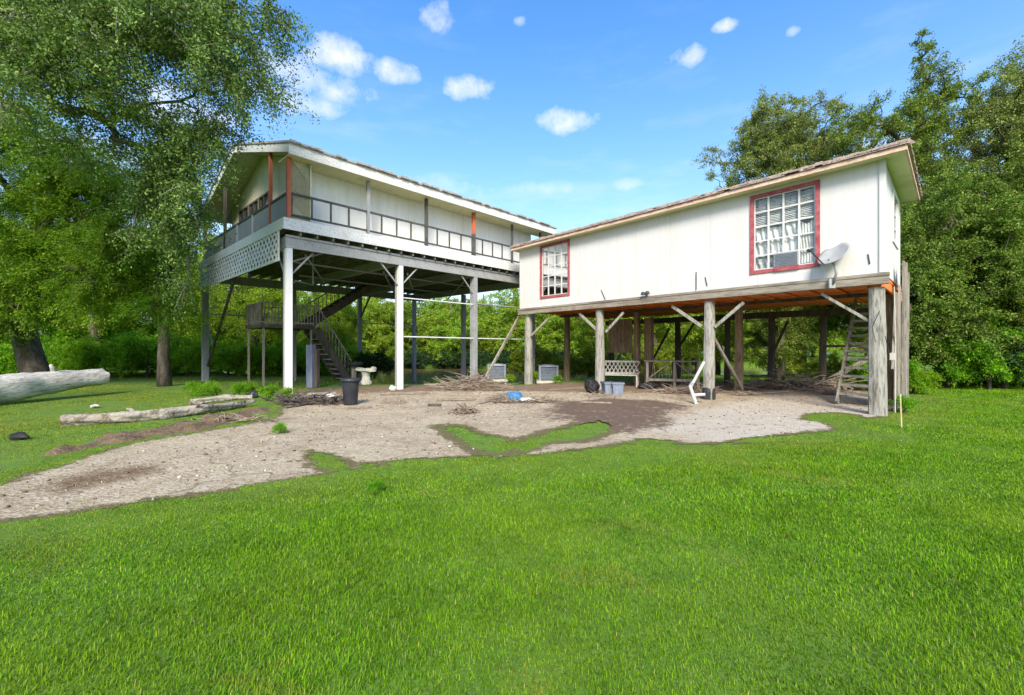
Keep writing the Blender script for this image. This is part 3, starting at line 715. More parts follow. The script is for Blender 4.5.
# low hip roof with thick ragged shingle edge
ES0, ES1, EU0, EU1, ZF = -0.52, 12.05, -0.47, 4.05, 5.585
mb = MB()
rbox(mb, ES0, ES1, EU0, EU0 + 0.035, ZF, ZF + 0.1); rbox(mb, ES0, ES0 + 0.035, EU0 + 0.036, EU1, ZF, ZF + 0.1)
rbox(mb, ES1 - 0.035, ES1, EU0 + 0.036, EU1, ZF, ZF + 0.1); rbox(mb, ES0 + 0.036, ES1 - 0.036, EU1 - 0.035, EU1, ZF, ZF + 0.1)
mb.build('fascia', M['pink_fascia'], HR)
mb = MB()
rbox(mb, ES0 + 0.037, ES1 - 0.037, EU0 + 0.037, UF - 0.003, ZF + 0.02, ZF + 0.04); rbox(mb, ES0 + 0.037, S0 - 0.003, UF - 0.001, EU1 - 0.037, ZF + 0.02, ZF + 0.04)
rbox(mb, S1 + 0.003, ES1 - 0.037, UF - 0.001, EU1 - 0.037, ZF + 0.02, ZF + 0.04); rbox(mb, S0 - 0.001, S1 + 0.001, UE + 0.003, EU1 - 0.037, ZF + 0.02, ZF + 0.04)
mb.build('soffit', M['soffit'], HR)
mb = MB(); um = (EU0 + EU1) / 2; zr = ZF + 0.105 + 0.30 * (um - EU0)
a, b_, c_, d_ = R(ES0 - .03, EU0 - .03, ZF + 0.105), R(ES1 + .03, EU0 - .03, ZF + 0.105), R(ES1 + .03, EU1 + .03, ZF + 0.105), R(ES0 - .03, EU1 + .03, ZF + 0.105)
r0, r1 = R(ES0 + 2.2, um, zr), R(ES1 - 2.2, um, zr)
mb.add([a, b_, c_, d_, r0, r1], [(0, 1, 5, 4), (1, 2, 5), (2, 3, 4, 5), (3, 0, 4), (3, 2, 1, 0)])
# courses of shingles: individual tabs with small lifts along the eaves
rr = random.Random(5)
def tabs(A, B, inward, rows, rise):
    L = (B - A).length; d = (B - A).normalized(); iw = inward.normalized()
    for j in range(rows):
        x = -0.03 + (j % 2) * 0.08
        while x < L - 0.02:
            w_ = 0.16 + rr.uniform(-0.015, 0.015)
            lift = rr.uniform(0.0, 0.018) + (0.03 if rr.random() < 0.05 else 0)
            if rr.random() > 0.035:
                p = A + d * x + iw * (j * 0.14 - 0.045 + rr.uniform(-.012, .012)) + Vector((0, 0, j * 0.14 * rise + 0.004))
                q = p + d * min(w_ - 0.008, L - x); t = Vector((0, 0, 0.022 + lift)); back = iw * 0.17 + Vector((0, 0, 0.17 * rise + 0.012))
                mb.add([p, q, q + back, p + back, p + t, q + t, q + back + Vector((0, 0, 0.012)), p + back + Vector((0, 0, 0.012))],
                       [(3, 2, 1, 0), (4, 5, 6, 7), (0, 1, 5, 4), (1, 2, 6, 5), (2, 3, 7, 6), (3, 0, 4, 7)])
            x += w_
for lay in range(2):                                       # old roof: several layers built up at the eave
    tabs(R(ES0, EU0, ZF + 0.105 + lay * 0.032), R(ES1, EU0, ZF + 0.105 + lay * 0.032), NR, 1, 0.30)
    tabs(R(ES0, EU1, ZF + 0.105 + lay * 0.03), R(ES0, EU0, ZF + 0.105 + lay * 0.03), E2, 1, 0.2)
tabs(R(ES0, EU0 + 0.02, ZF + 0.165), R(ES1, EU0 + 0.02, ZF + 0.165), NR, 16, 0.30)
mb.build('roof', M['shingle'], HR)

# floor, painted orange underneath, with joists
mb = MB(); rbox(mb, S0 + 0.02, S1 - 0.02, UF + 0.02, 6.75, 3.06, 3.132)
mb.build('floor_underside', M['orange_paint'], HR)
mb = MB()
for k in range(20):
    s = 0.35 + k * 0.6
    rbox(mb, s - 0.022, s + 0.022, 0.125, 6.6, 3.0, 3.058)
mb.build('floor_joists', M['orange_paint'], HR)
mb = MB(); rbox(mb, -0.1, -0.05, 0.14, 6.6, 2.86, 3.057); mb.build('end_rim_joist', M['orange_paint'], HR)
mb = MB()
rbox(mb, -0.2, 5.85, -0.2, -0.06, 2.89, 3.06); rbox(mb, 5.86, 11.9, -0.195, -0.055, 2.885, 3.06)
rbox(mb, -0.21, 11.9, -0.215, -0.03, 3.062, 3.13)
mb.build('front_beam', M['beam_wood'], HR)
mb = MB()
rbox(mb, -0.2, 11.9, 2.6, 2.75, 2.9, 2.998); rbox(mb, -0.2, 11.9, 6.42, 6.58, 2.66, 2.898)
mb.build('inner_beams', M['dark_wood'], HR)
# back deck edge and posts stay behind the rooms
mb = MB(); rbox(mb, S0, S1, 3.72, 6.85, 3.134, 3.17); mb.build('back_deck', M['gray_wood'], HR)

def pile(mat, s, u, z1, r, name='pile', dark=False, seed=0):
    mb = MB(); p = R(s, u, 0); zb = gz(p) - 0.05; q = random.Random(seed)
    n = 9; base = len(mb.v); m_ = 12
    off = (q.uniform(-.03, .03), q.uniform(-.03, .03))
    for i in range(n + 1):
        f = i / n; z = zb + (z1 - zb) * f; rad = r * (1.1 - 0.16 * f) * (1 + 0.03 * q.uniform(-1, 1))
        for k in range(m_):
            a = 2 * math.pi * (k + 0.5) / m_
            sq = 1 / max(abs(math.cos(a)), abs(math.sin(a))); rr_ = rad * (0.45 + 0.55 * min(sq, 1.3)) * (1 + 0.035 * q.uniform(-1, 1))
            mb.v.append(tuple(p + E2 * (rr_ * math.cos(a) + off[0] * f) + NR * (rr_ * math.sin(a) + off[1] * f) + Vector((0, 0, z))))
    for i in range(n):
        for k in range(m_):
            A = base + i * m_ + k; B_ = base + i * m_ + (k + 1) % m_
            mb.f.append((A, B_, B_ + m_, A + m_))
    mb.f.append(tuple(base + k for k in range(m_))[::-1]); mb.f.append(tuple(base + n * m_ + k for k in range(m_)))
    return mb.build(name, mat, HR)
for k, s in enumerate((0.0, 3.8, 7.7, 11.45)):
    pile(M['pile_wood'], s, 0.02, 2.835, 0.155 if k == 0 else 0.14, seed=k)
    pile(M['brown_pile'], s + 0.05, 2.67, 2.9, 0.125, seed=10 + k)
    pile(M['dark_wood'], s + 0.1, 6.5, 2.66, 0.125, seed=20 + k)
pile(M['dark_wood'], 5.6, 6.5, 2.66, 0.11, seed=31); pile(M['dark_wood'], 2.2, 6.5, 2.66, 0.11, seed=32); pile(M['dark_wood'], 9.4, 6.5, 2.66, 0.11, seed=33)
# rotten black foot on the second pile
mb = MB(); p = R(3.8, 0.02, 0); mb.lathe((p.x, p.y, gz(p) - 0.02), [(0.178, 0), (0.182, 0.2), (0.17, 0.34), (0.155, 0.37)], 14); mb.build('pile_foot', M['black_metal'], HR)
# knee braces
def brace(a, b_, w_=0.05, h=0.1, mat='pile_wood'):
    mb = MB(); mb.beam(a, b_, w_, h); mb.build('knee_brace', M[mat], HR)
def sat(px, u):      # distance along the wall of a photo column, on the line u
    k = (px - 512) / F; A = P1 + NR * u
    return (A.x - k * A.y) / (k * E2.y - E2.x)
def zat(s, u, py):
    return CAMZ + (347.5 - py) / F * R(s, u, 0).y
for (x0, y0, x1, y1) in ((579.5, 313.6, 597, 330), (623.5, 312.6, 606, 332), (672, 306, 702, 326.5), (743.8, 302.5, 715, 327), (821, 293.5, 870, 321.5), (549, 318, 531, 336)):
    sa, sb = sat(x0, -0.02), sat(x1, -0.02)
    brace(R(sa, -0.02, zat(sa, -0.02, y0)), R(sb, -0.02, zat(sb, -0.02, y1)), *((0.035, 0.06) if x0 > 800 else (0.05, 0.085)))
sa = sat(714.6, 0.15); brace(R(3.8, 0.15, 1.95), R(3.7, 2.55, 0.15), 0.05, 0.1, 'gray_wood')
brace(R(3.9, 6.4, 1.1), R(3.3, 6.4, 2.5), 0.05, 0.09, 'dark_wood'); brace(R(7.8, 6.4, 1.4), R(7.0, 6.4, 2.6), 0.05, 0.09, 'dark_wood'); brace(R(2.2, 6.4, 0.2), R(0.3, 6.4, 1.5), 0.07, 0.16, 'gray_wood')
brace(R(2.3, 6.45, 1.55), R(0.2, 6.45, 1.55), 0.06, 0.09, 'dark_wood'); brace(R(9.3, 6.4, 0.5), R(8.2, 6.4, 2.4), 0.06, 0.09, 'dark_wood')
brace(R(11.4, 6.4, 0.4), R(10.2, 6.4, 2.4), 0.06, 0.09, 'gray_wood')
# wide boarded-in panel under the far part
mb = MB()
for k in range(4): rbox(mb, 8.05 + k * 0.29, 8.05 + k * 0.29 + 0.28, 2.78, 2.82, 1.28, 2.67)
mb.build('board_panel', M['brown_pile'], HR)
mb = MB(); rbox(mb, 7.18, 7.5, 2.8, 3.0, -0.02, 2.67); mb.build('wide_post', M['brown_pile'], HR)

# open stair under the near end
mb = MB()
A0, A1 = R(0.985, 1.5, 0.02), R(0.985, 4.7, 3.0); B0, B1 = R(0.1, 1.5, 0.02), R(0.1, 4.7, 3.0)
mb.beam(A0, A1, 0.05, 0.24); mb.beam(B0, B1, 0.05, 0.24)
st = mb.build('staircase', M['gray_wood'], HR)
for k in range(1, 13):
    f = k / 13.3; mb = MB(); u = 1.5 + 3.2 * f; z = 0.02 + 2.98 * f
    rbox(mb, 0.127, 0.958, u - 0.12, u + 0.14, z, z + 0.06); mb.build('tread', M['gray_wood'], st)
# tall weathered boards standing along the end wall
for i, (s, u, w_, ztop, lean) in enumerate(((-0.22, 1.0, 0.2, 2.8, 0.12), (-0.25, 1.5, 0.24, 3.0, -0.03), (-0.3, 1.82, 0.28, 3.62, 0.01), (-0.32, 2.14, 0.26, 3.5, 0.02), (-0.31, 2.46, 0.27, 3.66, 0.0), (-0.33, 2.8, 0.25, 3.45, -.02))):
    mb = MB(); mb.beam(R(s, u, gz(R(s, u, 0)) - 0.02), R(s - 0.02, u + lean, ztop), 0.04, w_, up=NR, taper=0.97)
    mb.build('standing_board', M['gray_wood'], HR)
mb = MB(); mb.beam(R(-0.2, 0.65, 1.0), R(-0.22, 1.15, 2.8), 0.04, 0.11, up=NR); mb.build('leaning_board', M['gray_wood'], HR)
mb = MB(); mb.tube([R(-0.24, 0.75, 0.0), R(-0.24, 0.76, 1.6), R(-0.22, 0.78, 2.9)], 0.013, 8); mb.build('conduit', M['pvc'], HR)
mb = MB(); rbox(mb, -0.28, -0.19, 0.1, 0.2, 1.22, 1.38); mb.build('meter_box', M['pvc'], HR, bevel=0.01)
mb = MB(); mb.tube([R(-0.2, -0.13, 1.4), R(-0.14, -0.17, 1.75), R(0.02, -0.19, 1.62), R(0.08, -0.18, 1.95), R(-0.05, -0.19, 2.3)], 0.008, 6); mb.build('cable', M['black_metal'], HR)
# lamp and cable ends at the foot of the wall
mb = MB(); s = sat(647, -0.15); z = zat(s, -0.15, 294)
mb.tube([front(s, 0.0, z), front(s, 0.1, z + 0.02)], 0.03, 8); mb.lathe(front(s - 0.07, 0.13, z - 0.02), [(0.0, 0.1), (0.05, 0.09), (0.08, 0.0), (0.0, 0.0)], 10); mb.lathe(front(s + 0.08, 0.13, z - 0.03), [(0.0, 0.1), (0.05, 0.09), (0.08, 0.0), (0.0, 0.0)], 10)
mb.build('flood_lamp', M['black_metal'], HR)
for px, py0, py1, dx in ((601, 290, 300, 6), (696, 272, 290, 0), (705, 277, 286, 2), (868, 254, 264, 1)):
    s = sat(px, -0.15); mb = MB(); mb.tube([front(s, 0.012, zat(s, -.15, py0)), front(s - dx * 0.03, 0.014, zat(s, -.15, py1))], 0.012, 6); mb.build('cable_end', M['black_metal'], HR)

# ------------------------------------------------------------------ satellite dish bolted to the beam
p = R(0.77, -0.26, 2.98)
SD = thing('satellite_dish', p, 'grey satellite dish on bent mast fixed to the beam below the larger window', 'satellite dish')
def face(px, py, y): return Vector(((px - 512) / F * y, y, CAMZ + (347.5 - py) / F * y))
yd = p.y - 0.05
mb = MB(); mb.beam(p + Vector((0, .05, -.1)), p + Vector((0, .05, .12)), 0.16, 0.05, up=(0, 1, 0)); mb.build('bracket', M['dish_gray'], SD)
mb = MB(); c0 = face(828, 257, yd); mb.tube([p, p + Vector((0.0, -0.08, 0.22)), p + Vector((-0.05, -0.1, 0.42)), c0 + Vector((0.03, 0.02, -0.04))], 0.028, 10); mb.build('mast', M['steel_gray'], SD, True)
nrm = Vector((-0.68, -0.27, 0.66)).normalized(); e1 = Vector((0.68, 0.0, 0.73)); e1 = (e1 - nrm * e1.dot(nrm)).normalized(); e2 = nrm.cross(e1)
c0 = face(834, 254.5, yd); mb = MB(); vs = []; K = 28; RG = 6
for side in (0, 1):
    for j in range(RG + 1):
        for k in range(K):
            a = 2 * math.pi * k / K; r_ = 0.35 * j / RG
            vs.append(c0 + e1 * (r_ * math.cos(a)) + e2 * (0.92 * r_ * math.sin(a)) + nrm * (0.55 * r_ * r_ - 0.03 - side * 0.012))
fs = []
for side in (0, 1):
    o = side * (RG + 1) * K
    for j in range(RG):
        for k in range(K):
            q = (o + j * K + k, o + j * K + (k + 1) % K, o + (j + 1) * K + (k + 1) % K, o + (j + 1) * K + k); fs.append(q if side == 0 else q[::-1])
o = RG * K; o2 = (RG + 1) * K + RG * K
for k in range(K): fs.append((o + k, o + (k + 1) % K, o2 + (k + 1) % K, o2 + k))
mb.add(vs, fs); mb.build('dish', M['dish_gray'], SD, True)
mb = MB(); f0 = c0 - e1 * 0.33 - nrm * 0.01; f1 = face(810, 250.5, yd - 0.1); mb.tube([f0, f1], 0.014, 8); mb.build('feed_arm', M['black_metal'], SD)
mb = MB(); mb.tube([f1 + Vector((-0.05, 0, 0.0)), f1 + Vector((0.0, 0, 0.0)), f1 + Vector((0.07, 0.01, 0.045))], [0.035, 0.04, 0.028], 10); mb.build('receiver', M['black_metal'], SD)

# ------------------------------------------------------------------ left-hand house on steel columns
P0 = Vector((-6.57, 12.94, 0)); DL = Vector((0.6844, 0.7291, 0)); EL = Vector((-0.7291, 0.6844, 0))
def L(t, s, z): return P0 + DL * t + EL * s + Vector((0, 0, z))
def lbox(mb, t0, t1, s0, s1, z0, z1):
    mb.hexa([L(t0, s0, z0), L(t1, s0, z0), L(t1, s1, z0), L(t0, s1, z0), L(t0, s0, z1), L(t1, s0, z1), L(t1, s1, z1), L(t0, s1, z1)])
HL = thing('elevated_house', L(0, 0, 0), 'tall house with wraparound railed gallery raised on white and grey steel columns', 'house', None, math.atan2(DL.y, DL.x))
TE, SE = 11.7, 9.9
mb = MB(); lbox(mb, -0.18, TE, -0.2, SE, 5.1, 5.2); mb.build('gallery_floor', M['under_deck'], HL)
mb = MB(); lbox(mb, -0.22, TE, -0.24, -0.2, 4.92, 5.25); lbox(mb, -0.225, -0.182, -0.198, SE, 4.94, 5.25); mb.build('deck_rim', M['deck_rim'], HL)
mb = MB()
lbox(mb, -0.1, TE, -0.09, 0.0, 4.74, 4.8); lbox(mb, -0.1, TE, -0.09, 0.0, 4.42, 4.48); lbox(mb, -0.1, TE, -0.055, -0.035, 4.481, 4.739)
lbox(mb, -0.1, TE, 9.68, 9.8, 4.42, 4.8)
for t in (0.0, 3.75, 7.35, 11.0): lbox(mb, t - 0.06, t + 0.06, 0.002, 9.678, 4.44, 4.78)
mb.build('steel_beams', M['steel_beam'], HL)
mb = MB()
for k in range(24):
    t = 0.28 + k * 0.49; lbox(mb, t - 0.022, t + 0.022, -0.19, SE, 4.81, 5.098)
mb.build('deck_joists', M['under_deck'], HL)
# pipes and light bracing under the floor
mb = MB()
for a, b_ in (((0.6, 0.3, 4.35), (3.5, 5.5, 4.3)), ((0.2, 0.4, 4.1), (1.6, 0.3, 4.7)), ((3.7, 1.0, 4.3), (7.2, 6.0, 4.35)), ((4.2, 0.2, 4.2), (7.0, 4.0, 4.25)), ((7.4, 0.8, 4.3), (10.9, 6.2, 4.3)), ((1.0, 2.2, 4.45), (9.0, 2.2, 4.4)), ((2.0, 4.4, 4.35), (10.0, 4.4, 4.3))):
    mb.tube([L(*a), L(*b_)], 0.032, 6)
mb.tube([L(1.7, 2.4, 4.9), L(1.7, 2.4, 3.75), L(0.8, 1.6, 3.72)], 0.028, 6)
mb.build('pipes', M['steel_gray'], HL)
COLS = [(0, 0, 'steel_white', .085), (3.767, 0, 'steel_white', .085), (7.33, 0, 'steel_gray', .09), (11.0, 0, 'steel_gray', .1), (0, 9.74, 'steel_gray', .12), (3.77, 9.74, 'steel_gray', .1), (7.35, 9.74, 'steel_gray', .1), (11.0, 9.74, 'steel_gray', .1), (11, 5, 'steel_gray', .1)]
for t, s, mt, hw in COLS:
    mb = MB(); zb = gz(L(t, s, 0)) - 0.05
    lbox(mb, t - hw, t + hw, s - hw, s + hw, zb, 4.415); lbox(mb, t - hw - .05, t + hw + .05, s - hw - .05, s + hw + .05, zb, zb + 0.07)
    mb.build('column', M[mt], HL, bevel=0.008)
# added grey strip behind each front column, giving it a grey left side
for t in (0, 3.767, 7.33):
    mb = MB(); lbox(mb, t - 0.085, t - 0.02, 0.095, 0.19, 0.0, 4.41); mb.build('column_gray_strip', M['steel_gray'], HL)
def lbrace(a, b_, r_=0.03, mat='steel_gray'):
    mb = MB(); mb.tube([L(*a), L(*b_)], r_, 6); mb.build('brace', M[mat], HL)
lbrace((0.05, 0.1, 3.6), (0.75, 0.1, 4.4)); lbrace((3.7, 0, 3.7), (3.0, 0, 4.42)); lbrace((3.85, 0, 3.75), (4.5, 0, 4.42)); lbrace((7.25, 0, 3.75), (6.6, 0, 4.42)); lbrace((0, 0.2, 3.6), (0, 0.9, 4.4))
lbrace((3.85, 0, 3.28), (7.25, 0, 3.28), 0.024, 'steel_white'); lbrace((7.45, 0, 3.33), (10.9, 0, 3.33), 0.03, 'steel_gray')
lbrace((3.85, 0, 1.89), (7.25, 0, 1.88), 0.025, 'steel_white'); lbrace((7.45, 0, 1.88), (10.9, 0, 1.88), 0.024, 'steel_white')
lbrace((0.05, 9.5, 0.7), (0.05, 5.2, 4.4), 0.06, 'dark_wood'); lbrace((0.05, 9.6, 3.2), (0.05, 7.9, 3.2), 0.035, 'steel_gray'); lbrace((0.05, 9.6, 2.6), (0.05, 8.7, 1.6), 0.03, 'steel_gray')
lbrace((7.4, 9.7, 3.2), (7.4, 8.7, 4.3), 0.05, 'dark_wood'); lbrace((0.2, 9.74, 3.0), (3.6, 9.74, 3.0), 0.03, 'steel_gray'); lbrace((7.4, 9.74, 2.9), (10.9, 9.74, 2.9), 0.03, 'steel_gray')

# skirt of lattice under the gable gallery
mb = MB(); z0, z1, a0, a1 = 4.1, 4.935, 0.25, 9.85; hh = z1 - z0
def strip(sa, za, sb, zb, o):
    mb.beam(L(o, sa, za), L(o, sb, zb), 0.012, 0.09, up=DL.cross(EL))
k = a0 - hh
while k < a1:
    for sg in (0, 1):
        sa, sb = (k, k + hh); za, zb = (z0, z1) if sg == 0 else (z1, z0)
        f0 = max(0.0, (a0 - sa) / hh); f1 = min(1.0, (a1 - sa) / hh)
        if f1 - f0 > 0.05: strip(sa + f0 * hh, za + (zb - za) * f0, sa + f1 * hh, za + (zb - za) * f1, -0.2 + sg * 0.014)
    k += 0.3
lbox(mb, -0.215, -0.18, a0, a1, z0 - 0.045, z0); lbox(mb, -0.215, -0.18, a0 - 0.05, a0, z0 - 0.045, z1)
mb.build('lattice_skirt', M['lattice'], HL)

# walls of the rooms, set back from the gallery
WT, WS0, WS1 = 0.85, 0.6, 9.0; ZW0, ZW1 = 5.2, 7.12
longw = lambda a, o, z: L(a, WS0 - o, z)
mb = MB(); grooved(mb, longw, WT, 11.6, ZW0, ZW1, 0, 0.1, 0.3); mb.build('long_wall', M['old_siding'], HL)
ZR = 7.44; RISE = 0.30; SR = 5.0
def roofz(s): return ZR + RISE * (min(s, 2 * SR - s) + 0.35)
gab = lambda a, o, z: L(WT - o, a, z)
GW = [(4.3, 5.35, 6.02, 7.35), (5.5, 6.55, 6.02, 7.35), (6.7, 7.9, 6.02, 7.35)]
mb = MB(); wall_with_holes(mb, gab, WS0 + 0.102, WS1, ZW0, 7.5, GW, 0.09)
pts = [(WS0 + 0.102, 7.501), (WS1, 7.501), (WS1, roofz(WS1) - 0.16), (SR, roofz(SR) - 0.16), (WS0 + 0.102, roofz(WS0) - 0.13)]
n = len(pts); vs = [gab(a, 0, z) for a, z in pts] + [gab(a, -0.09, z) for a, z in pts]
mb.add(vs, [tuple(range(n))[::-1], tuple(range(n, 2 * n))] + [(i, (i + 1) % n, n + (i + 1) % n, n + i) for i in range(n)])
mb.build('gable_wall', M['cream'], HL)
mb = MB(); grooved(mb, lambda a, o, z: L(11.6 + o, a, z), WS0, WS1, ZW0, 7.3, 0, 0.09); grooved(mb, lambda a, o, z: L(a, WS1 + o, z), WT, 11.5, ZW0, 7.3, 0, 0.09)
mb.build('back_walls', M['old_siding'], HL)
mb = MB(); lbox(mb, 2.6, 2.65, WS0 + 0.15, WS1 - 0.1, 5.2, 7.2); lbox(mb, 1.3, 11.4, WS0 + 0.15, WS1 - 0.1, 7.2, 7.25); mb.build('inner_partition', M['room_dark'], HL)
for h0, h1, y0, y1 in GW:
    mb = MB(); f = 0.05
    def gb(a, b_, c, d): mb.hexa([gab(a, -.05, c), gab(b_, -.05, c), gab(b_, .025, c), gab(a, .025, c), gab(a, -.05, d), gab(b_, -.05, d), gab(b_, .025, d), gab(a, .025, d)])
    gb(h0 - .02, h0 + f, y0 - .02, y1 + .02); gb(h1 - f, h1 + .02, y0 - .02, y1 + .02); gb(h0 + f, h1 - f, y1 - f, y1 + .018); gb(h0 + f, h1 - f, y0 - .018, y0 + f); gb((h0 + h1) / 2 - .02, (h0 + h1) / 2 + .02, y0 + f, y1 - f)
    wn = mb.build('window', M['rail_gray'], HL)
    mb = MB(); mb.add([gab(h0, -.02, y0), gab(h1, -.02, y0), gab(h1, -.02, y1), gab(h0, -.02, y1)], [(0, 1, 2, 3)]); mb.build('pane', M['pane'], wn)
# lattice screen at the gallery corner
mb = MB(); ka0, ka1, kz0, kz1 = 0.1, 0.62, 5.26, 7.08
kk = 0
while kk < 0.62 + (kz1 - kz0):
    for sg in (0, 1):
        t0_, t1_ = ka0, ka1; zA = kz0 + kk - (ka1 - ka0); zB = kz0 + kk
        if sg: zA, zB = zB, zA
        if min(zA, zB) > kz0 - 0.01 and max(zA, zB) < kz1 + 0.01: mb.beam(L(t0_, 0.03 + sg * 0.013, zA), L(t1_, 0.03 + sg * 0.013, zB), 0.01, 0.035, up=EL)
    kk += 0.085
lbox(mb, ka1, ka1 + 0.05, 0.0, 0.06, kz0, kz1)
mb.build('lattice_screen', M['cream'], HL)
mb = MB(); lbox(mb, 0.09, 0.62, 0.075, 0.085, 5.26, 7.08); mb.build('screen_backing', M['cream'], HL)

# roof
TF0, TF1 = -0.12, 12.45; SO = -0.35; SO2 = 2 * SR + 0.35
mb = MB()
for (sa, sb) in ((SO - 0.04, SR), (SR, SO2 + 0.04)):
    za = roofz(sa); zb = roofz(sb)
    mb.hexa([L(TF0 - .03, sa, za - 0.06), L(TF1, sa, za - 0.06), L(TF1, sb, zb - 0.06), L(TF0 - .03, sb, zb - 0.06), L(TF0 - .03, sa, za), L(TF1, sa, za), L(TF1, sb, zb), L(TF0 - .03, sb, zb)])
rr = random.Random(9); x = TF0
while x < TF1 - 0.2:                                     # ragged shingle tips along the eave
    w_ = rr.uniform(0.12, 0.3)
    if rr.random() < 0.7: lbox(mb, x, x + w_ - 0.01, SO - 0.045 - rr.uniform(0.015, 0.06), SO - 0.042, ZR - 0.045, ZR + rr.uniform(0.0, 0.035))
    x += w_
mb.build('roof', M['gray_shingle'], HL)
mb = MB(); lbox(mb, TF0, TF1 - .02, SO, SO + 0.04, ZR - 0.37, ZR - 0.064); mb.build('fascia', M['white_fascia'], HL)
mb = MB()
for (sa, sb) in ((SO + 0.041, SR), (SR, SO2)):
    za, zb = roofz(sa) - 0.063, roofz(sb) - 0.063; h1_, h2_ = (0.26, 0.26)
    mb.hexa([L(TF0, sa, za - h1_), L(TF0 + .04, sa, za - h1_), L(TF0 + .04, sb, zb - h2_), L(TF0, sb, zb - h2_), L(TF0, sa, za), L(TF0 + .04, sa, za), L(TF0 + .04, sb, zb), L(TF0, sb, zb)])
mb.build('rake_board', M['white_fascia'], HL)
mb = MB(); k = 0
t = TF0 + 0.045
while t < TF1 - 0.1:
    lbox(mb, t, t + 0.188, SO + 0.042, WS0 - 0.004, ZW1 - 0.03 + 0.003 * (k % 2), ZW1 - 0.012); t += 0.19; k += 1
mb.build('soffit', M['soffit'], HL)
mb = MB()
for (sa, sb) in ((WS0, SR), (SR, SO2 - 0.02)):
    za, zb = roofz(sa) - 0.13, roofz(sb) - 0.13
    mb.hexa([L(TF0 + .045, sa, za - .02), L(WT - .003, sa, za - .02), L(WT - .003, sb, zb - .02), L(TF0 + .045, sb, zb - .02), L(TF0 + .045, sa, za), L(WT - .003, sa, za), L(WT - .003, sb, zb), L(TF0 + .045, sb, zb)])
mb.build('gable_soffit', M['cream'], HL)
# gallery posts
for t, s, mt, hw, zt in ((0.0, 0.0, 'post_orange', .055, 7.08), (0.0, 1.5, 'post_orange', .045, 7.68), (0.0, 6.6, 'dark_wood', .05, 7.85), (0.0, 9.75, 'cream', .06, 7.1), (2.53, 0, 'steel_gray', .045, 7.07), (4.9, 0, 'rail_gray', .05, 7.07), (7.27, 0, 'post_orange', .06, 7.07), (9.6, 0, 'rail_gray', .04, 7.07), (11.6, 0, 'rail_gray', .04, 7.07)):
    mb = MB(); lbox(mb, t - hw, t + hw, s - hw, s + hw, 5.202, zt)
    if t == 7.27:
        mb.build('gallery_post', M[mt], HL); mb = MB(); lbox(mb, t - hw - .004, t + hw + .004, s - hw - .004, s + hw + .004, 5.203, 6.2); mb.build('post_wrap', M['rail_gray'], HL)
    else: mb.build('gallery_post', M[mt], HL)
# railing of the long side
mb = MB(); lbox(mb, 0.08, 11.55, -0.035, 0.035, 6.03, 6.085); lbox(mb, 0.08, 11.55, -0.03, 0.03, 5.4, 5.45)
rl = mb.build('railing', M['rail_gray'], HL)
t = 0.08; i = 0
while t < 11.5:
    if min(abs(t - q) for q in (2.53, 4.9, 7.27, 9.6)) > 0.12:
        mb = MB(); lbox(mb, t - 0.025, t + 0.025, -0.02, 0.02, 5.45, 6.03); mb.build('baluster', M['rail_gray'], rl)
    t += 0.592
# gable-side railing: solid grey panels between white stiles
mb = MB(); lbox(mb, -0.04, 0.04, 0.08, 9.68, 6.03, 6.09); lbox(mb, -0.03, 0.03, 0.08, 9.68, 5.3, 5.36); gr = mb.build('gable_railing', M['rail_gray'], HL)
for s in (3.16, 4.9, 8.2):
    mb = MB(); lbox(mb, -0.045, 0.045, s - 0.05, s + 0.05, 5.21, 6.03); mb.build('stile', M['white_paint'], gr)
for a, b_ in ((0.08, 1.44), (1.56, 3.1), (3.22, 4.84), (4.96, 6.54), (6.66, 8.14), (8.26, 9.68)):
    mb = MB(); lbox(mb, -0.01, 0.01, a, b_, 5.37, 6.02); mb.build('panel', M['panel_gray'], gr)

# dog-leg stair
mb = MB(); zl = 2.4
lbox(mb, 0.85, 2.9, 5.1, 7.1, zl - 0.12, zl)
sc_ = mb.build('staircase', M['dark_wood'], HL)
zf = gz(L(4.9, 5.6, 0))
def flight(name, t0, z0, t1, z1, s0, s1, n, mat):
    mb = MB(); mb.beam(L(t0, s0, z0), L(t1, s0, z1), 0.06, 0.3, ); mb.beam(L(t0, s1, z0), L(t1, s1, z1), 0.06, 0.3)
    mb.build(name, M[mat], sc_)
    for k in range(1, n):
        f = k / n; mb = MB(); tt = t0 + (t1 - t0) * f; z = z0 + (z1 - z0) * f
        lbox(mb, tt - 0.13, tt + 0.13, s0 + 0.032, s1 - 0.032, z - 0.02, z + 0.025); mb.build('tread', M['gray_wood'], sc_)
flight('upper_stringers', 2.9, zl - 0.05, 6.5, 4.75, 6.2, 7.1, 12, 'dark_wood')
flight('lower_stringers', 4.5, zf, 2.95, zl - 0.1, 5.1, 6.1, 11, 'dark_wood')
mb = MB()
def picket_run(a, b_, n, h=0.95):
    a, b_ = Vector(a), Vector(b_)
    for k in range(n + 1):
        q = a + (b_ - a) * k / n; mb.beam(L(*q), L(q.x, q.y, q.z + h), 0.026, 0.026)
    up = Vector((0, 0, h)); mb.beam(L(*(a + up)), L(*(b_ + up)), 0.05, 0.05); mb.beam(L(*(a + up * 0.12)), L(*(b_ + up * 0.12)), 0.04, 0.05)
picket_run((0.87, 5.12, zl), (2.85, 5.12, zl), 16, 0.85); picket_run((0.87, 5.12, zl), (0.87, 7.08, zl), 14, 0.85); picket_run((0.87, 7.08, zl), (2.85, 7.08, zl), 14, 0.85)
picket_run((2.95, 5.1, zl), (4.5, 5.1, zf + 0.1), 11); picket_run((2.95, 7.1, zl), (6.4, 7.1, 4.7), 18, 0.8)
mb.build('stair_railing', M['gray_wood'], sc_)
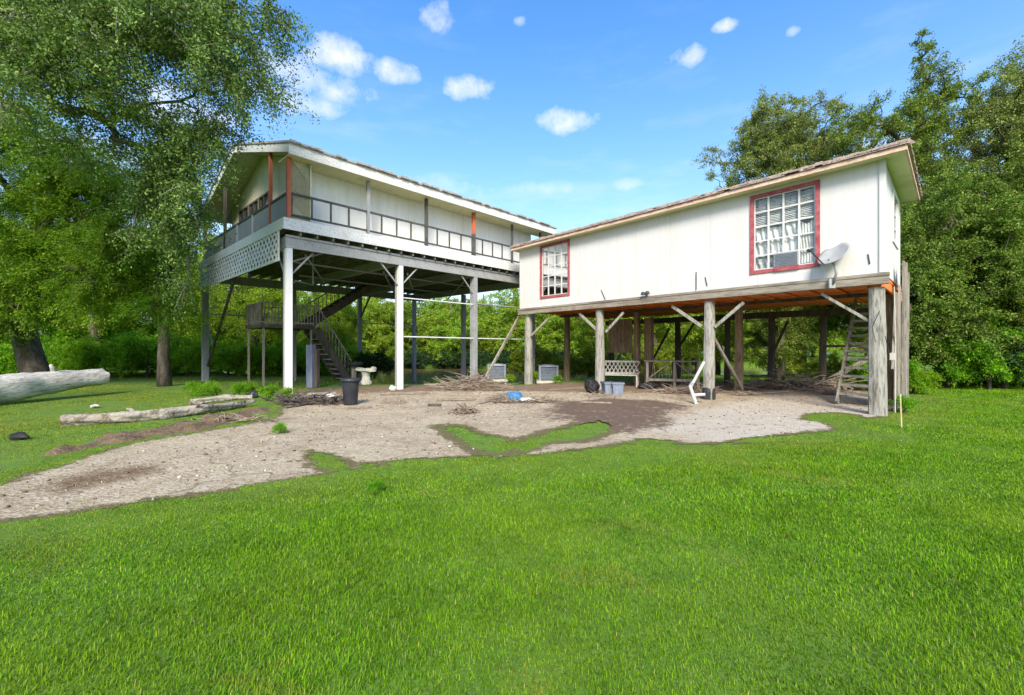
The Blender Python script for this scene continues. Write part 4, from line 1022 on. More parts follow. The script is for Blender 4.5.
for t, s in ((0.95, 5.2), (0.95, 7.0), (2.8, 5.25), (2.8, 7.0)):
    mb = MB(); lbox(mb, t - 0.035, t + 0.035, s - 0.035, s + 0.035, gz(L(t, s, 0)) - 0.03, zl - 0.122); mb.build('landing_post', M['gray_wood'], sc_)
# box-shaped unit hung on the far wall of the gallery
mb = MB(); lbox(mb, -0.55, -0.24, 9.95, 10.5, 5.3, 5.8); mb.build('window_unit', M['ac_paint'], HL)
# ------------------------------------------------------------------ trees and shrubs
def rand_unit(rng, n):
    v = rng.normal(size=(n, 3)); return v / np.linalg.norm(v, axis=1, keepdims=True)

def leaf_quads(C, T, Nn, length, width):
    """rhombus leaves: centre, long axis, normal"""
    Wv = np.cross(T, Nn); Wv /= np.linalg.norm(Wv, axis=1, keepdims=True) + 1e-9
    n = len(C); V = np.empty((n, 4, 3), np.float32)
    l = length[:, None] / 2; w_ = width[:, None] / 2; up = np.cross(Wv, T)
    V[:, 0] = C - T * l; V[:, 2] = C + T * l - up * (l * 0.25)
    V[:, 1] = C + Wv * w_ + up * (w_ * 0.35); V[:, 3] = C - Wv * w_ + up * (w_ * 0.35)
    return V.reshape(-1, 3), np.arange(n * 4).reshape(n, 4)

def crown(rng, centers, radii, n_leaf, size, style='broad', flat=0.75, droop=0.15, twigs=7, aspect=0.5):
    """leaves strung along short twigs that fan out of every clump centre"""
    m_ = len(centers); D = rand_unit(rng, m_ * twigs); D[:, 2] = D[:, 2] * flat - droop * (style != 'upright') + (0.35 if style == 'upright' else 0)
    D /= np.linalg.norm(D, axis=1, keepdims=True)
    Lt = np.repeat(radii, twigs) * rng.uniform(0.6, 1.25, m_ * twigs)
    O = np.repeat(centers, twigs, 0)
    wgt = Lt / Lt.sum(); ti = rng.choice(m_ * twigs, n_leaf, p=wgt)
    u = rng.uniform(0.05, 1.0, n_leaf) ** 0.75
    sag = np.zeros((n_leaf, 3)); sag[:, 2] = -(u ** 2) * Lt[ti] * (0.28 if style == 'feather' else 0.15)
    if style == 'hang': sag[:, 2] *= 3.0
    base = O[ti] + D[ti] * (Lt[ti] * u)[:, None] + sag
    if style == 'feather':
        side = np.cross(D[ti], np.array([0, 0, 1.0])); side /= np.linalg.norm(side, axis=1, keepdims=True) + 1e-6
        sg = np.where(rng.random(n_leaf) < 0.5, -1, 1)[:, None]
        T = side * sg * 0.8 + D[ti] * 0.7 + rng.normal(size=(n_leaf, 3)) * 0.15 + np.array([0, 0, -0.25])
        T /= np.linalg.norm(T, axis=1, keepdims=True)
        ln = size * rng.uniform(0.7, 1.5, n_leaf); C = base + T * (ln * 0.6)[:, None] + rng.normal(size=(n_leaf, 3)) * (Lt[ti] * 0.07)[:, None]
        Nn = np.array([0, 0, 1.0]) + rng.normal(size=(n_leaf, 3)) * 0.45
    else:
        T = rand_unit(rng, n_leaf) + D[ti] * 0.5 + np.array([0, 0, -0.25]); T /= np.linalg.norm(T, axis=1, keepdims=True)
        ln = size * rng.uniform(0.6, 1.35, n_leaf); C = base + rng.normal(size=(n_leaf, 3)) * (0.035 + 0.06 * Lt[ti])[:, None]
        Nn = np.array([0, 0, 0.7]) + rand_unit(rng, n_leaf)
    Nn /= np.linalg.norm(Nn, axis=1, keepdims=True)
    V, q = leaf_quads(C, T, Nn, ln, ln * aspect * rng.uniform(0.8, 1.2, n_leaf))
    tw = (O, D, Lt)
    return V, q, tw

def lobe_points(rng, lobes, n, shell=0.55, floor=None):
    """clump centres spread through ellipsoid lobes, more of them near the surface"""
    vol = np.array([l[1][0] * l[1][1] * l[1][2] for l in lobes]) ** 0.75
    k = rng.choice(len(lobes), n, p=vol / vol.sum())
    c = np.array([l[0] for l in lobes], float)[k]; r = np.array([l[1] for l in lobes], float)[k]
    d = rand_unit(rng, n); rad = rng.uniform(0, 1, n) ** (shell)
    return c + d * r * rad[:, None]

def skeleton(rng, base, trunk, centers, r0, sides=6, wander=0.12, tip=0.012, low=0.35):
    """join every clump to the trunk by the shortest sensible branch; pipe-model thickness"""
    nodes = [np.array(p, float) for p in trunk]; par = [-1] + list(range(len(trunk) - 1)); plen = [0.0]
    for i in range(1, len(nodes)): plen.append(plen[-1] + np.linalg.norm(nodes[i] - nodes[i - 1]))
    top = nodes[-1]; ntr = len(nodes)
    order = np.argsort(np.min(np.linalg.norm(centers[:, None] - np.array(nodes)[None], axis=2), axis=1))
    start = max(1, int(ntr * low))
    chains = []
    for ci in order:
        c = centers[ci]; A = np.array(nodes[start:]); dd = np.linalg.norm(A - c, axis=1)
        cost = dd + 0.25 * np.array(plen[start:]) + np.where(A[:, 2] > c[2] + 0.6, 1.2, 0)
        j = int(np.argmin(cost)) + start; a = nodes[j]; dist = np.linalg.norm(c - a); k = 3 if dist > 0.8 else 2
        prev = j; ch = [j]
        for i in range(1, k + 1):
            f = i / k; p = a + (c - a) * f + (rng.normal(size=3) * wander * dist * (f < 1) * 0.6) + np.array([0, 0, 0.10 * dist * math.sin(math.pi * f)])
            nodes.append(p); par.append(prev); plen.append(plen[prev] + np.linalg.norm(p - nodes[prev])); prev = len(nodes) - 1; ch.append(prev)
        chains.append(ch)
    w_ = np.ones(len(nodes)) * 0.4
    for i in range(len(nodes) - 1, 0, -1): w_[par[i]] += w_[i]
    rad = np.maximum(tip, r0 * (w_ / w_[0]) ** 0.5)
    mb = MB()
    tr = [nodes[i] for i in range(ntr)]; rt = [rad[i] for i in range(ntr)]; rt[0] *= 1.35
    for i in range(1, ntr): rt[i] = max(rt[i], r0 * (1 - 0.75 * i / ntr) * 0.8)
    mb.tube(tr, rt, 12)
    for ch in chains:
        rr_ = [min(rad[ch[1]] * 1.15, rad[ch[0]])] + [rad[i] for i in ch[1:]]
        mb.tube([nodes[i] for i in ch], rr_, sides if rr_[0] > 0.03 else 4, cap=False)
    return mb

def add_twigs(mb, tw, rng, share, r=0.008):
    O, D, Lt = tw; n = len(O)
    for i in rng.choice(n, int(n * share), replace=False):
        a = O[i]; b_ = a + D[i] * Lt[i] * 0.55 + np.array([0, 0, -0.04 * Lt[i]]); c = a + D[i] * Lt[i] * 0.95 + np.array([0, 0, -0.15 * Lt[i]])
        mb.tube([a, b_, c], [r * 1.4, r, r * 0.5], 3, cap=False)

def make_tree(name, base, trunk, lobes, n_clump, clump_r, n_leaf, leaf, mat, bark, label, group=None, seed=1, r0=0.25, style='broad', shell=0.45, twig_share=0.25, cat='tree', flat=0.75, droop=0.15, aspect=0.5, extra=None, twigs=7, tip=0.012, low=0.35):
    rng = np.random.default_rng(seed)
    t = thing(name, base, label, cat, group)
    C = lobe_points(rng, lobes, n_clump, shell)
    C = C[C[:, 2] > base[2] + 0.35]
    if extra is not None: C = np.concatenate([C, np.array(extra, float)])
    mb = skeleton(rng, base, trunk, C, r0, tip=tip, low=low)
    rad = clump_r * rng.uniform(0.65, 1.3, len(C))
    if extra is not None: rad[-len(extra):] *= np.linspace(0.8, 0.4, len(extra))
    V, q, tw = crown(rng, C, rad, n_leaf, leaf, style, flat, droop, twigs, aspect)
    add_twigs(mb, tw, rng, twig_share)
    mb.build('trunk', M[bark], t, True)
    fast_mesh('crown', V, q, M[mat], t)
    return t

# 1 big oak whose long pale boughs hang into the frame from the left
make_tree('oak_tree', (-14.6, 8.6, 0), [(-14.6, 8.6, -0.1), (-14.4, 8.6, 1.6), (-14.0, 8.8, 3.6), (-13.2, 9.2, 6.0), (-12.0, 9.6, 8.2), (-10.6, 9.8, 9.6)],
          [((-11.2, 10.2, 10.0), (3.4, 2.4, 2.3)), ((-8.0, 9.6, 8.4), (2.6, 2.0, 2.0)), ((-6.5, 9.8, 8.6), (1.6, 1.4, 1.6)), ((-5.6, 9.6, 8.3), (.7, .7, 1.0)), ((-9.2, 10.6, 6.6), (1.5, 1.2, 1.5)), ((-8.1, 10.6, 6.4), (0.9, .8, 1.0)), ((-6.95, 10.4, 6.4), (0.75, .6, .7)), ((-7.5, 10.6, 5.2), (0.55, .5, .8)), ((-8.5, 11.2, 5.0), (0.7, .6, 1.0)), ((-9.2, 11.3, 5.2), (0.9, .7, 1.3)), ((-8.9, 11.8, 3.9), (0.6, .5, .9)), ((-12, 8.0, 12), (3.5, 3, 2)), ((-9.6, 9.0, 7.4), (1.8, 1.4, 1.2)), ((-12.2, 10.0, 9.8), (2.4, 1.6, 1.4))],
          440, 0.78, 270000, 0.066, 'oak_leaf', 'pale_bark', 'oak with pale drooping boughs and small grey green leaves overhanging the tall house', seed=3, r0=0.26, low=0.8, style='hang', shell=0.42, twig_share=0.5, droop=0.25, twigs=8)
# 2 bald cypress, large
make_tree('cypress_tree', (-18.6, 17.3, 0), [(-18.9, 17.6, -0.1), (-19.3, 17.7, 0.9), (-19.9, 17.9, 2.2), (-19.4, 17.7, 3.4), (-18.6, 17.5, 5.0), (-18.4, 17.4, 7.5), (-18.0, 17.4, 9.6)],
          [((-17.4, 16.4, 7.0), (3.0, 2.2, 2.2)), ((-18.2, 15.6, 9.2), (2.6, 1.8, 1.5)), ((-16.0, 15.6, 8.0), (2.2, 1.4, 1.2)), ((-14.4, 15.6, 5.6), (1.9, 1.2, 1.1)), ((-16.6, 15.2, 5.2), (2.2, 1.2, 1.0)), ((-15.2, 16.8, 5.2), (2.2, 1.8, 1.2)), ((-19.2, 16.2, 4.3), (2.8, 1.8, 1.4)), ((-16.6, 16.4, 3.9), (2.2, 1.6, 0.9)), ((-18.2, 17, 9.4), (2.4, 2.2, 1.8)), ((-20.8, 17, 7), (2.5, 2, 2.5)), ((-18.6, 15.4, 3.3), (2.6, 1.3, 1.1)), ((-15.4, 16, 7.2), (2.2, 1.6, 1.3)), ((-20.5, 15.8, 2.9), (2.2, 1.4, 1.0)), ((-14.6, 16.0, 3.6), (1.5, 1.1, .8))],
          360, 1.0, 270000, 0.1, 'cypress_leaf', 'bark', 'broad bright green cypress with feathery sprays and dark trunk at far left', seed=5, r0=0.42, style='feather', shell=0.5, twig_share=0.2, flat=0.42, droop=0.28, aspect=0.2, twigs=9)
# 3 smaller cypress beside the house
make_tree('cypress_tree', (-13.5, 17.1, 0), [(-13.5, 17.1, -0.1), (-13.55, 17.1, 1.2), (-13.5, 17.15, 2.8), (-13.45, 17.2, 4.6), (-13.5, 17.3, 6.4), (-13.4, 17.2, 8.2)],
          [((-13.5, 16.9, 6.4), (1.8, 1.5, 2.0)), ((-13.3, 16.5, 3.6), (1.9, 1.4, 0.9)), ((-14.6, 16.6, 4.6), (1.4, 1.2, 0.8)), ((-12.6, 16.5, 2.9), (1.2, 1.0, 0.6)), ((-13.5, 17, 8.2), (1.2, 1.2, 1.3))],
          130, 0.85, 90000, 0.08, 'cypress_leaf', 'bark', 'slim cypress with straight brown trunk standing on the left lawn beside the tall house', seed=8, r0=0.19, style='feather', shell=0.5, twig_share=0.2, flat=0.42, droop=0.28, aspect=0.2, twigs=9)

# 4 right-hand wood: big trees with wispy tops
make_tree('water_oak', (14.6, 24.0, 0), [(14.6, 24, -0.1), (14.6, 24, 3), (14.7, 24, 6.5), (14.8, 24, 10), (15, 24, 13.5)],
          [((12.9, 24.2, 11.6), (2.0, 1.8, 2.4)), ((12.3, 24.2, 9.0), (1.6, 1.5, 1.6)), ((15.4, 24, 13.2), (2.4, 2.2, 2.6)), ((14.4, 23.5, 8.6), (3, 2.4, 3.6)), ((16.4, 23.6, 10.5), (2.4, 2.2, 3)), ((17.6, 23.4, 12.2), (1.8, 1.6, 2.4)), ((13.9, 24, 12.4), (2.0, 1.8, 2.4))],
          250, 0.8, 150000, 0.09, 'wisp_leaf', 'bark', 'tall grey green oak with thin leaning top rising behind the roof of the white house', seed=12, r0=0.32, style='upright', shell=0.45, twig_share=0.3)
make_tree('water_oak', (18.6, 21.4, 0), [(18.6, 21.4, -0.1), (18.6, 21.4, 3), (18.7, 21.3, 6.5), (18.9, 21.2, 9.5), (19.3, 20.8, 12.4)],
          [((17.6, 21, 10.2), (2.6, 2.3, 2.9)), ((19.7, 20.6, 12.0), (2.0, 1.8, 2.2)), ((17.2, 20.6, 6.6), (2.8, 2.2, 2.2)), ((19.5, 20.4, 8), (2.6, 2.2, 3))],
          230, 0.8, 150000, 0.085, 'right_leaf', 'bark', 'tallest tree of the right hand wood with sparse feathery spire of twigs at its top', seed=14, r0=0.34, style='upright', shell=0.45, twig_share=0.3,
          extra=[(19.3 + 0.35 * math.sin(k * 2.1) * (10 - k) / 5, 20.6 + 0.3 * math.cos(k * 1.7), 12.8 + k * 0.28) for k in range(13)])
make_tree('water_oak', (23.2, 20.2, 0), [(23.2, 20.2, -0.1), (23.2, 20.2, 3), (23.1, 20.2, 6.5), (22.8, 20, 9), (22.6, 20, 11)],
          [((22.2, 20, 11.2), (2.6, 2.3, 2.6)), ((23.6, 19.8, 8.5), (2.6, 2.2, 3)), ((21.6, 19.2, 6.4), (2.4, 2.0, 2.4)), ((25, 20, 11.6), (2.4, 2.2, 2.8)), ((20.8, 19.6, 9.6), (2.0, 1.8, 2.4)), ((23.2, 19.4, 13.2), (1.8, 1.6, 1.6))],
          230, 0.85, 140000, 0.09, 'wisp_leaf', 'bark', 'bushy grey green tree at the right edge of the photo with rounded top', seed=16, r0=0.34, style='upright', shell=0.45, twig_share=0.3)
RT = make_tree('laurel_tree', (16.4, 16.6, 0), [(16.4, 16.6, -0.1), (16.4, 16.6, 1.5), (16.5, 16.7, 3.2), (16.7, 16.8, 5.2), (16.8, 16.8, 7)],
          [((16.4, 16.6, 6.2), (2.3, 1.9, 2.1)), ((17.7, 16.3, 4.6), (1.9, 1.7, 1.9)), ((15.6, 16.6, 3.6), (1.5, 1.4, 1.8)), ((16.5, 16.2, 2.2), (1.9, 1.3, 1.3))],
          170, 0.68, 115000, 0.085, 'right_leaf', 'bark', 'dense glossy green tree right behind the standing boards of the white house', seed=18, r0=0.2, shell=0.33, twig_share=0.2)
copy_thing(RT, (20.1, 16.4, 0), 2.2, (1.05, 1.0, 1.12), 'dense glossy green tree at the right edge of the lawn with dark hollow beside it')
copy_thing(RT, (12.9, 21.2, 0), 4.0, (0.9, 0.9, 0.85), 'dense green tree partly hidden behind the far corner of the white house')
copy_thing(RT, (23.0, 15.0, 0), 1.0, (1, 1, 1.2), 'dense green tree just beyond the right edge of the lawn')
copy_thing(RT, (18.6, 19.0, 0), 5.1, (1.2, 1.2, 0.75), 'dark green understorey tree filling the gap between two dense green trees')

# far bank of the bayou and woods behind the houses
BT = make_tree('riverbank_tree', (0, 46, 0.4), [(0, 46, 0.2), (0.1, 46, 2), (0.0, 46, 4.5), (0.2, 46, 7), (0.1, 46, 9)],
          [((0, 46, 5.6), (3.0, 2.6, 3.0)), ((-1.6, 45.5, 3.6), (2.2, 2, 1.8)), ((1.9, 45.6, 4), (2.2, 2, 2)), ((0.3, 44.8, 1.9), (2.8, 1.4, 1.2))],
          130, 1.0, 42000, 0.15, 'yellow_leaf', 'bark', 'yellow green tree', 'yellow green trees on the far bank of the bayou', seed=21, r0=0.22, shell=0.5, twig_share=0.15)
BM_ = make_tree('riverbank_tree', (6, 47, 0.4), [(6, 47, 0.2), (6.1, 47, 2), (6.4, 47, 4.5), (6.3, 47, 7.5)],
          [((6.1, 47, 5.2), (2.7, 2.4, 2.8)), ((5, 46.4, 3), (2, 1.8, 1.6)), ((7.6, 46.4, 2.6), (2.2, 1.8, 1.6)), ((6.2, 45.8, 1.7), (2.8, 1.3, 1.1))],
          120, 1.0, 40000, 0.15, 'mid_leaf', 'bark', 'green tree', 'darker green trees on the far bank of the bayou', seed=23, r0=0.24, shell=0.5, twig_share=0.15)
BT['label'] = 'yellow green tree on the far bank of the bayou behind the houses'
BM_['label'] = 'darker green tree on the far bank of the bayou behind the houses'
rr = random.Random(77)
for k, x in enumerate((-44, -36, -29, -24, -20, -16.5, -13.5, -10.5, -7.5, -4.5, -1.5, 1.5, 4.5, 8, 11.5, 15, 19, 25, 32, 40)):
    for row, (yy, sc0) in enumerate(((46.5, 0.92), (53, 1.05))):
        src = (BT, BM_)[(k * 3 + row * 2 + (k // 3)) % 2] if row == 0 else (BM_, BT)[(k + k // 4) % 2]
        s = sc0 * rr.uniform(0.85, 1.1)
        xx = x + rr.uniform(-1.6, 1.6) + row * 2.5; y2 = yy + rr.uniform(-1, 1)
        copy_thing(src, (xx, y2, float(ground_z(xx, y2)) - 0.1), rr.uniform(0, 6.28), (s * 1.1, s * 1.1, s * rr.uniform(0.85, 1.05)))
# near bank: trees behind the tall house on the left
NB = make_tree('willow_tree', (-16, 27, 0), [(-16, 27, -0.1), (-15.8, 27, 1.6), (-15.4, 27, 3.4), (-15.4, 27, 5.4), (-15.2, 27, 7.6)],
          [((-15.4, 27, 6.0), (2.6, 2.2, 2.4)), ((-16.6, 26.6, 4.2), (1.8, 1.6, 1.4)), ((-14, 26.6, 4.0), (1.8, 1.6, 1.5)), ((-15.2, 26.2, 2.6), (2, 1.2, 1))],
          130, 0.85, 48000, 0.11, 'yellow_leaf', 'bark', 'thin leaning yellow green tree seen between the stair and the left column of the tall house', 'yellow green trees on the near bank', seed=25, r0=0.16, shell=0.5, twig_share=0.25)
for (x, y, rz, s, lab) in ((-20.5, 29, 1.3, 1.1, 'yellow green tree behind the slim cypress'), (-25.5, 27, 2.6, 1.2, 'yellow green tree behind the broad cypress on the left'), (-31, 25, 4.1, 1.25, 'yellow green tree at the far left behind the cypress'),
                           (-12.0, 30.5, 5.0, 0.95, 'yellow green tree behind the stair under the tall house'), (-38, 24, 0.2, 1.3, 'yellow green tree far out on the left bank')):
    copy_thing(NB, (x, y, float(ground_z(x, y)) - 0.05), rz, (s, s, s), lab)
NB['label'] = 'leaning yellow green tree behind the left rear column of the tall house'
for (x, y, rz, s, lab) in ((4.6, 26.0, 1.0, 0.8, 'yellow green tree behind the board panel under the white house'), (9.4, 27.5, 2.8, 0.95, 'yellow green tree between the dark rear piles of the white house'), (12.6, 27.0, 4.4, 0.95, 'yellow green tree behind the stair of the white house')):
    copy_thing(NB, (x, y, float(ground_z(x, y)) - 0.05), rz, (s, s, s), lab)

for (x, y, rz, s, lab) in ((-44, 27, 1.3, 1.3, 'yellow green tree on the left bank, second farthest out'), (-52, 30, 2.2, 1.4, 'yellow green tree on the left bank, farthest out'), (27.5, 22, 3.2, 1.3, 'green tree beyond the right edge of the wood'), (-24, 32, 0.5, 1.2, 'yellow green tree in the second row behind the cypresses'), (-29, 31, 3.5, 1.3, 'yellow green tree in the second row behind the broad cypress'), (-36, 31, 5.5, 1.3, 'yellow green tree in the second row at far left'), (-19, 34, 2.0, 1.1, 'yellow green tree in the second row beside the tall house'), (21.5, 23.5, 2.6, 1.15, 'yellow green tree showing between the two tall trees of the right hand wood'), (17.5, 26.5, 0.9, 1.1, 'yellow green tree behind the hollow of the right hand wood'), (31, 17, 1.2, 1.3, 'green tree far out beyond the right edge of the lawn'), (37, 26, 0.2, 1.4, 'green tree farthest out beyond the right hand wood')):
    copy_thing(NB, (x, y, float(ground_z(x, y)) - 0.05), rz, (s, s, s), lab)
# shrubs
def make_shrub(name, mat, label, group, seed, n_leaf=15000, leaf=0.085, h=1.9, w_=1.3):
    return make_tree(name, (0, 0, 0), [(0, 0, -0.05), (0.05, 0.02, h * 0.25), (0.0, 0.05, h * 0.5), (0.08, 0, h * 0.75)],
          [((0, 0, h * 0.5), (w_, w_ * 0.8, h * 0.45)), ((w_ * 0.6, -0.1, h * 0.38), (w_ * 0.6, w_ * 0.6, h * 0.32)), ((-w_ * 0.55, 0, h * 0.42), (w_ * 0.6, w_ * 0.6, h * 0.36))],
          55, 0.42, n_leaf, leaf, mat, 'bark', label, group, seed=seed, r0=0.05, shell=0.5, twig_share=0.25, cat='shrub', tip=0.006, style='upright', droop=0)
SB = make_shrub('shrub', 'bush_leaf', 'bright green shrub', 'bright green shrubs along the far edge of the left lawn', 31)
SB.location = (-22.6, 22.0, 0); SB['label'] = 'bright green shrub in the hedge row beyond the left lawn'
rr = random.Random(5)
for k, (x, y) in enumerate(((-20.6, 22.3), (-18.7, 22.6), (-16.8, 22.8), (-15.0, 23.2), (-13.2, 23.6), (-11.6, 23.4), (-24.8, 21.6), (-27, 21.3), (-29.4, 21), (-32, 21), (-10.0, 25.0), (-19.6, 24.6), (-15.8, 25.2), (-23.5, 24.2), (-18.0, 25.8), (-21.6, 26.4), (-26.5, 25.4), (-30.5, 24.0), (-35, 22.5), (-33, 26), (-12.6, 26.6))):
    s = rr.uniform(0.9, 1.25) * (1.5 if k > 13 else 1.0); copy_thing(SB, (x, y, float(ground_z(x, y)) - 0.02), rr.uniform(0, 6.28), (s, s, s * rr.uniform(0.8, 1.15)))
for (x, y, s, lab) in ((13.3, 14.6, 0.5, 'low bright green shrub at the lawn edge beside the standing boards'), (12.6, 14.9, 0.7, 'green shrub close behind the standing boards of the white house'), (20.8, 14.6, 0.4, 'low green shrub at the right edge of the photo')):
    c = copy_thing(SB, (x, y, 0), rr.uniform(0, 6), (s, s, s), lab); del c['group']
for (x, y, s, src_, lab) in ((16.9, 15.6, 1.0, SB, 'tangled green shrub at the lawn edge under the right hand wood'), (22.4, 16.0, 1.2, SB, 'tangled green shrub at the right edge under the wood'), (19.0, 17.6, 1.5, SB, 'tall tangled shrub behind the dark shrubs under the right hand wood')):
    c_ = copy_thing(src_, (x, y, 0), rr.uniform(0, 6), (s, s, s * 1.2), lab); del c_['group']
for k, (x, y) in enumerate(((-13.5, 32.5), (-17, 31.5), (-20.5, 31), (-24, 30.2), (-27.5, 29.4), (-31, 28.6), (-34.5, 28), (-38.5, 27), (-43, 26), (-25.6, 33.5))):
    s = rr.uniform(1.7, 2.2); copy_thing(SB, (x, y, float(ground_z(x, y)) - 0.05), rr.uniform(0, 6), (s, s, s * rr.uniform(.85, 1.05)), 'tall green thicket in the second row behind the left lawn hedge', 'tall thickets behind the left lawn hedge')
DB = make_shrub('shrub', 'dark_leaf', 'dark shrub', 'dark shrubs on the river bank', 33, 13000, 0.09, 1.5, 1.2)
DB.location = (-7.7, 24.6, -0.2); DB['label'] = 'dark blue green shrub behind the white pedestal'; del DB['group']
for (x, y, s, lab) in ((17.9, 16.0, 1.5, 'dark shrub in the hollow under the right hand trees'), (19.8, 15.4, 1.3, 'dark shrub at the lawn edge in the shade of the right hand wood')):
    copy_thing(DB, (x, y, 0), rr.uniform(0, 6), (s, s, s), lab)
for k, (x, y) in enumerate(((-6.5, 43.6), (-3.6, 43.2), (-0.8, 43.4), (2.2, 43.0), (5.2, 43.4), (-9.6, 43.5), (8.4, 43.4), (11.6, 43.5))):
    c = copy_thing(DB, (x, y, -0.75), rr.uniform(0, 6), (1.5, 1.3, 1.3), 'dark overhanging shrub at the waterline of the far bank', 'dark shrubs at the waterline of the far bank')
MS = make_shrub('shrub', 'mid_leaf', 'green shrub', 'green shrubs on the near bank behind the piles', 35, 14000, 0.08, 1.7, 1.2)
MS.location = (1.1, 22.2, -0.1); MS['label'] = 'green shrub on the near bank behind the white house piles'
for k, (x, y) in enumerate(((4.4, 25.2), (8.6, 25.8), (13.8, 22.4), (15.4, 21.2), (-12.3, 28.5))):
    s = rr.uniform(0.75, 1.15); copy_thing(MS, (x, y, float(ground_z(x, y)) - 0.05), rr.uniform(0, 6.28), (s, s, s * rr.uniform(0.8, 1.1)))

# weeds at the edge of the slab and round the logs
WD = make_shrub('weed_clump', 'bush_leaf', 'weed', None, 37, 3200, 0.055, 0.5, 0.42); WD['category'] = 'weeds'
spots = [(215, 398, 0.75, 'leafy green weed clump left of the grey log near the white column'), (236, 397, 0.65, 'leafy green weed clump behind the thin end of the grey log'), (268, 401, 0.7, 'leafy green weed clump left of the white column foot'), (288, 402, 0.6, 'small weed clump in front of the white column foot'), (196, 396, .7, 'small weed clump farthest left of the weeds behind the grey log'),
         (252, 393, 0.6, 'green weed clump behind the others beside the white column')]
p = G(215, 398); WD.location = (p[0], p[1], 0); WD['label'] = spots[0][3]; WD.scale = (0.75, 0.75, 0.75)
for px, py, s, lab in spots[1:]:
    p = G(px, py); copy_thing(WD, (p[0], p[1], 0), px, (s, s, s), lab)
for px, py, s, lab in ((283, 434, 0.3, 'tiny weed tuft growing in the driveway left of the slab'), (534, 382, 0.75, 'green weed clump at the foot of the farthest front pile'), (510, 383, 0.6, 'green weed clump right of the brush pile'), (556, 384, .55, 'green weed clump between the two cooling units and the slab'), (375, 495, 0.22, 'low dull weed tuft in the lawn in front of the slab'),
                       (905, 412, 0.6, 'green weed clump at the foot of the standing boards')):
    p = G(px, py); copy_thing(WD, (p[0], p[1], 0), px, (s, s, s), lab)
# ------------------------------------------------------------------ things lying about
def W(px, py, z=0.0):
    d = (CAMZ - z) * F / (py - 347.5); return Vector(((px - 512) / F * d, d, z))
def gnd(px, py):
    p = W(px, py); return Vector((p.x, p.y, 0.02 + min(0, gz(p))))

# black wheeled bin style can
p = gnd(350.5, 405)
T = thing('trash_can', p, 'black plastic trash can standing on the concrete near the two white columns', 'trash can')
mb = MB(); mb.lathe(p, [(0.0, 0.0), (0.165, 0.0), (0.175, 0.02), (0.215, 0.60), (0.222, 0.66), (0.205, 0.66), (0.2, 0.6), (0.16, 0.03), (0, 0.03)], 24); mb.build('body', M['black_plastic'], T, True)
mb = MB(); mb.lathe(p + Vector((0, 0, .6)), [(0.218, 0.0), (0.245, 0.0), (0.25, 0.03), (0.245, 0.07), (0.223, 0.075)], 24); mb.build('rim', M['black_plastic'], T, True)
for sg in (-1, 1):
    mb = MB(); c = p + Vector((sg * 0.235, 0, .5)); mb.tube([c + Vector((0, -.07, .06)), c + Vector((sg * .04, -.06, 0)), c + Vector((sg * .04, .06, 0)), c + Vector((0, .07, .06))], 0.014, 6); mb.build('handle', M['black_plastic'], T)

# white carved pedestal and a tyre on the post behind the can
p = gnd(366, 384.5)
T = thing('garden_pedestal', p, 'white stone garden pedestal with broad uneven top behind the black trash can', 'pedestal')
mb = MB(); mb.lathe(p, [(0.0, 0), (0.24, 0), (0.23, 0.1), (0.18, 0.14), (0.15, 0.32), (0.17, 0.43), (0.22, 0.5), (0, 0.5)], 18); mb.build('base', M['stone'], T)
mb = MB(); mb.rock(p + Vector((0.08, 0, 0.56)), (0.42, 0.28, 0.08), 3); mb.rock(p + Vector((-0.2, 0, 0.6)), (0.2, 0.2, 0.09), 5); mb.rock(p + Vector((0.3, 0, 0.64)), (0.14, 0.12, 0.06), 7); mb.build('top', M['stone'], T)
p2 = gnd(354, 383.5)
T = thing('tyre_stand', p2, 'black tyre lying on a grey post behind the black trash can', 'tyre')
mb = MB(); mb.tube([p2, p2 + Vector((0, 0, 0.72))], 0.1, 10); mb.build('post', M['gray_wood'], T)
mb = MB(); c = p2 + Vector((0, 0, .8))
mb.lathe(c, [(0.2, -0.07), (0.3, -0.09), (0.34, -0.04), (0.34, 0.04), (0.3, 0.09), (0.2, 0.07), (0.17, 0), (0.2, -0.07)], 22); mb.build('tyre', M['rubber'], T, True)

# blue-grey post beside the stair
p = gnd(311, 388)
T = thing('timber_post', p, 'blue grey painted post standing in front of the stair under the tall house', 'post')
mb = MB(); mb.beam(p, p + Vector((0, 0, 1.58)), 0.26, 0.2, up=(0.3, 1, 0)); mb.build('post', M['blue_post'], T)
mb = MB(); mb.beam(p + Vector((.2, .05, 0)), p + Vector((.19, .05, 1.4)), 0.12, 0.16, up=(0.3, 1, 0)); mb.build('side_board', M['dark_wood'], T)

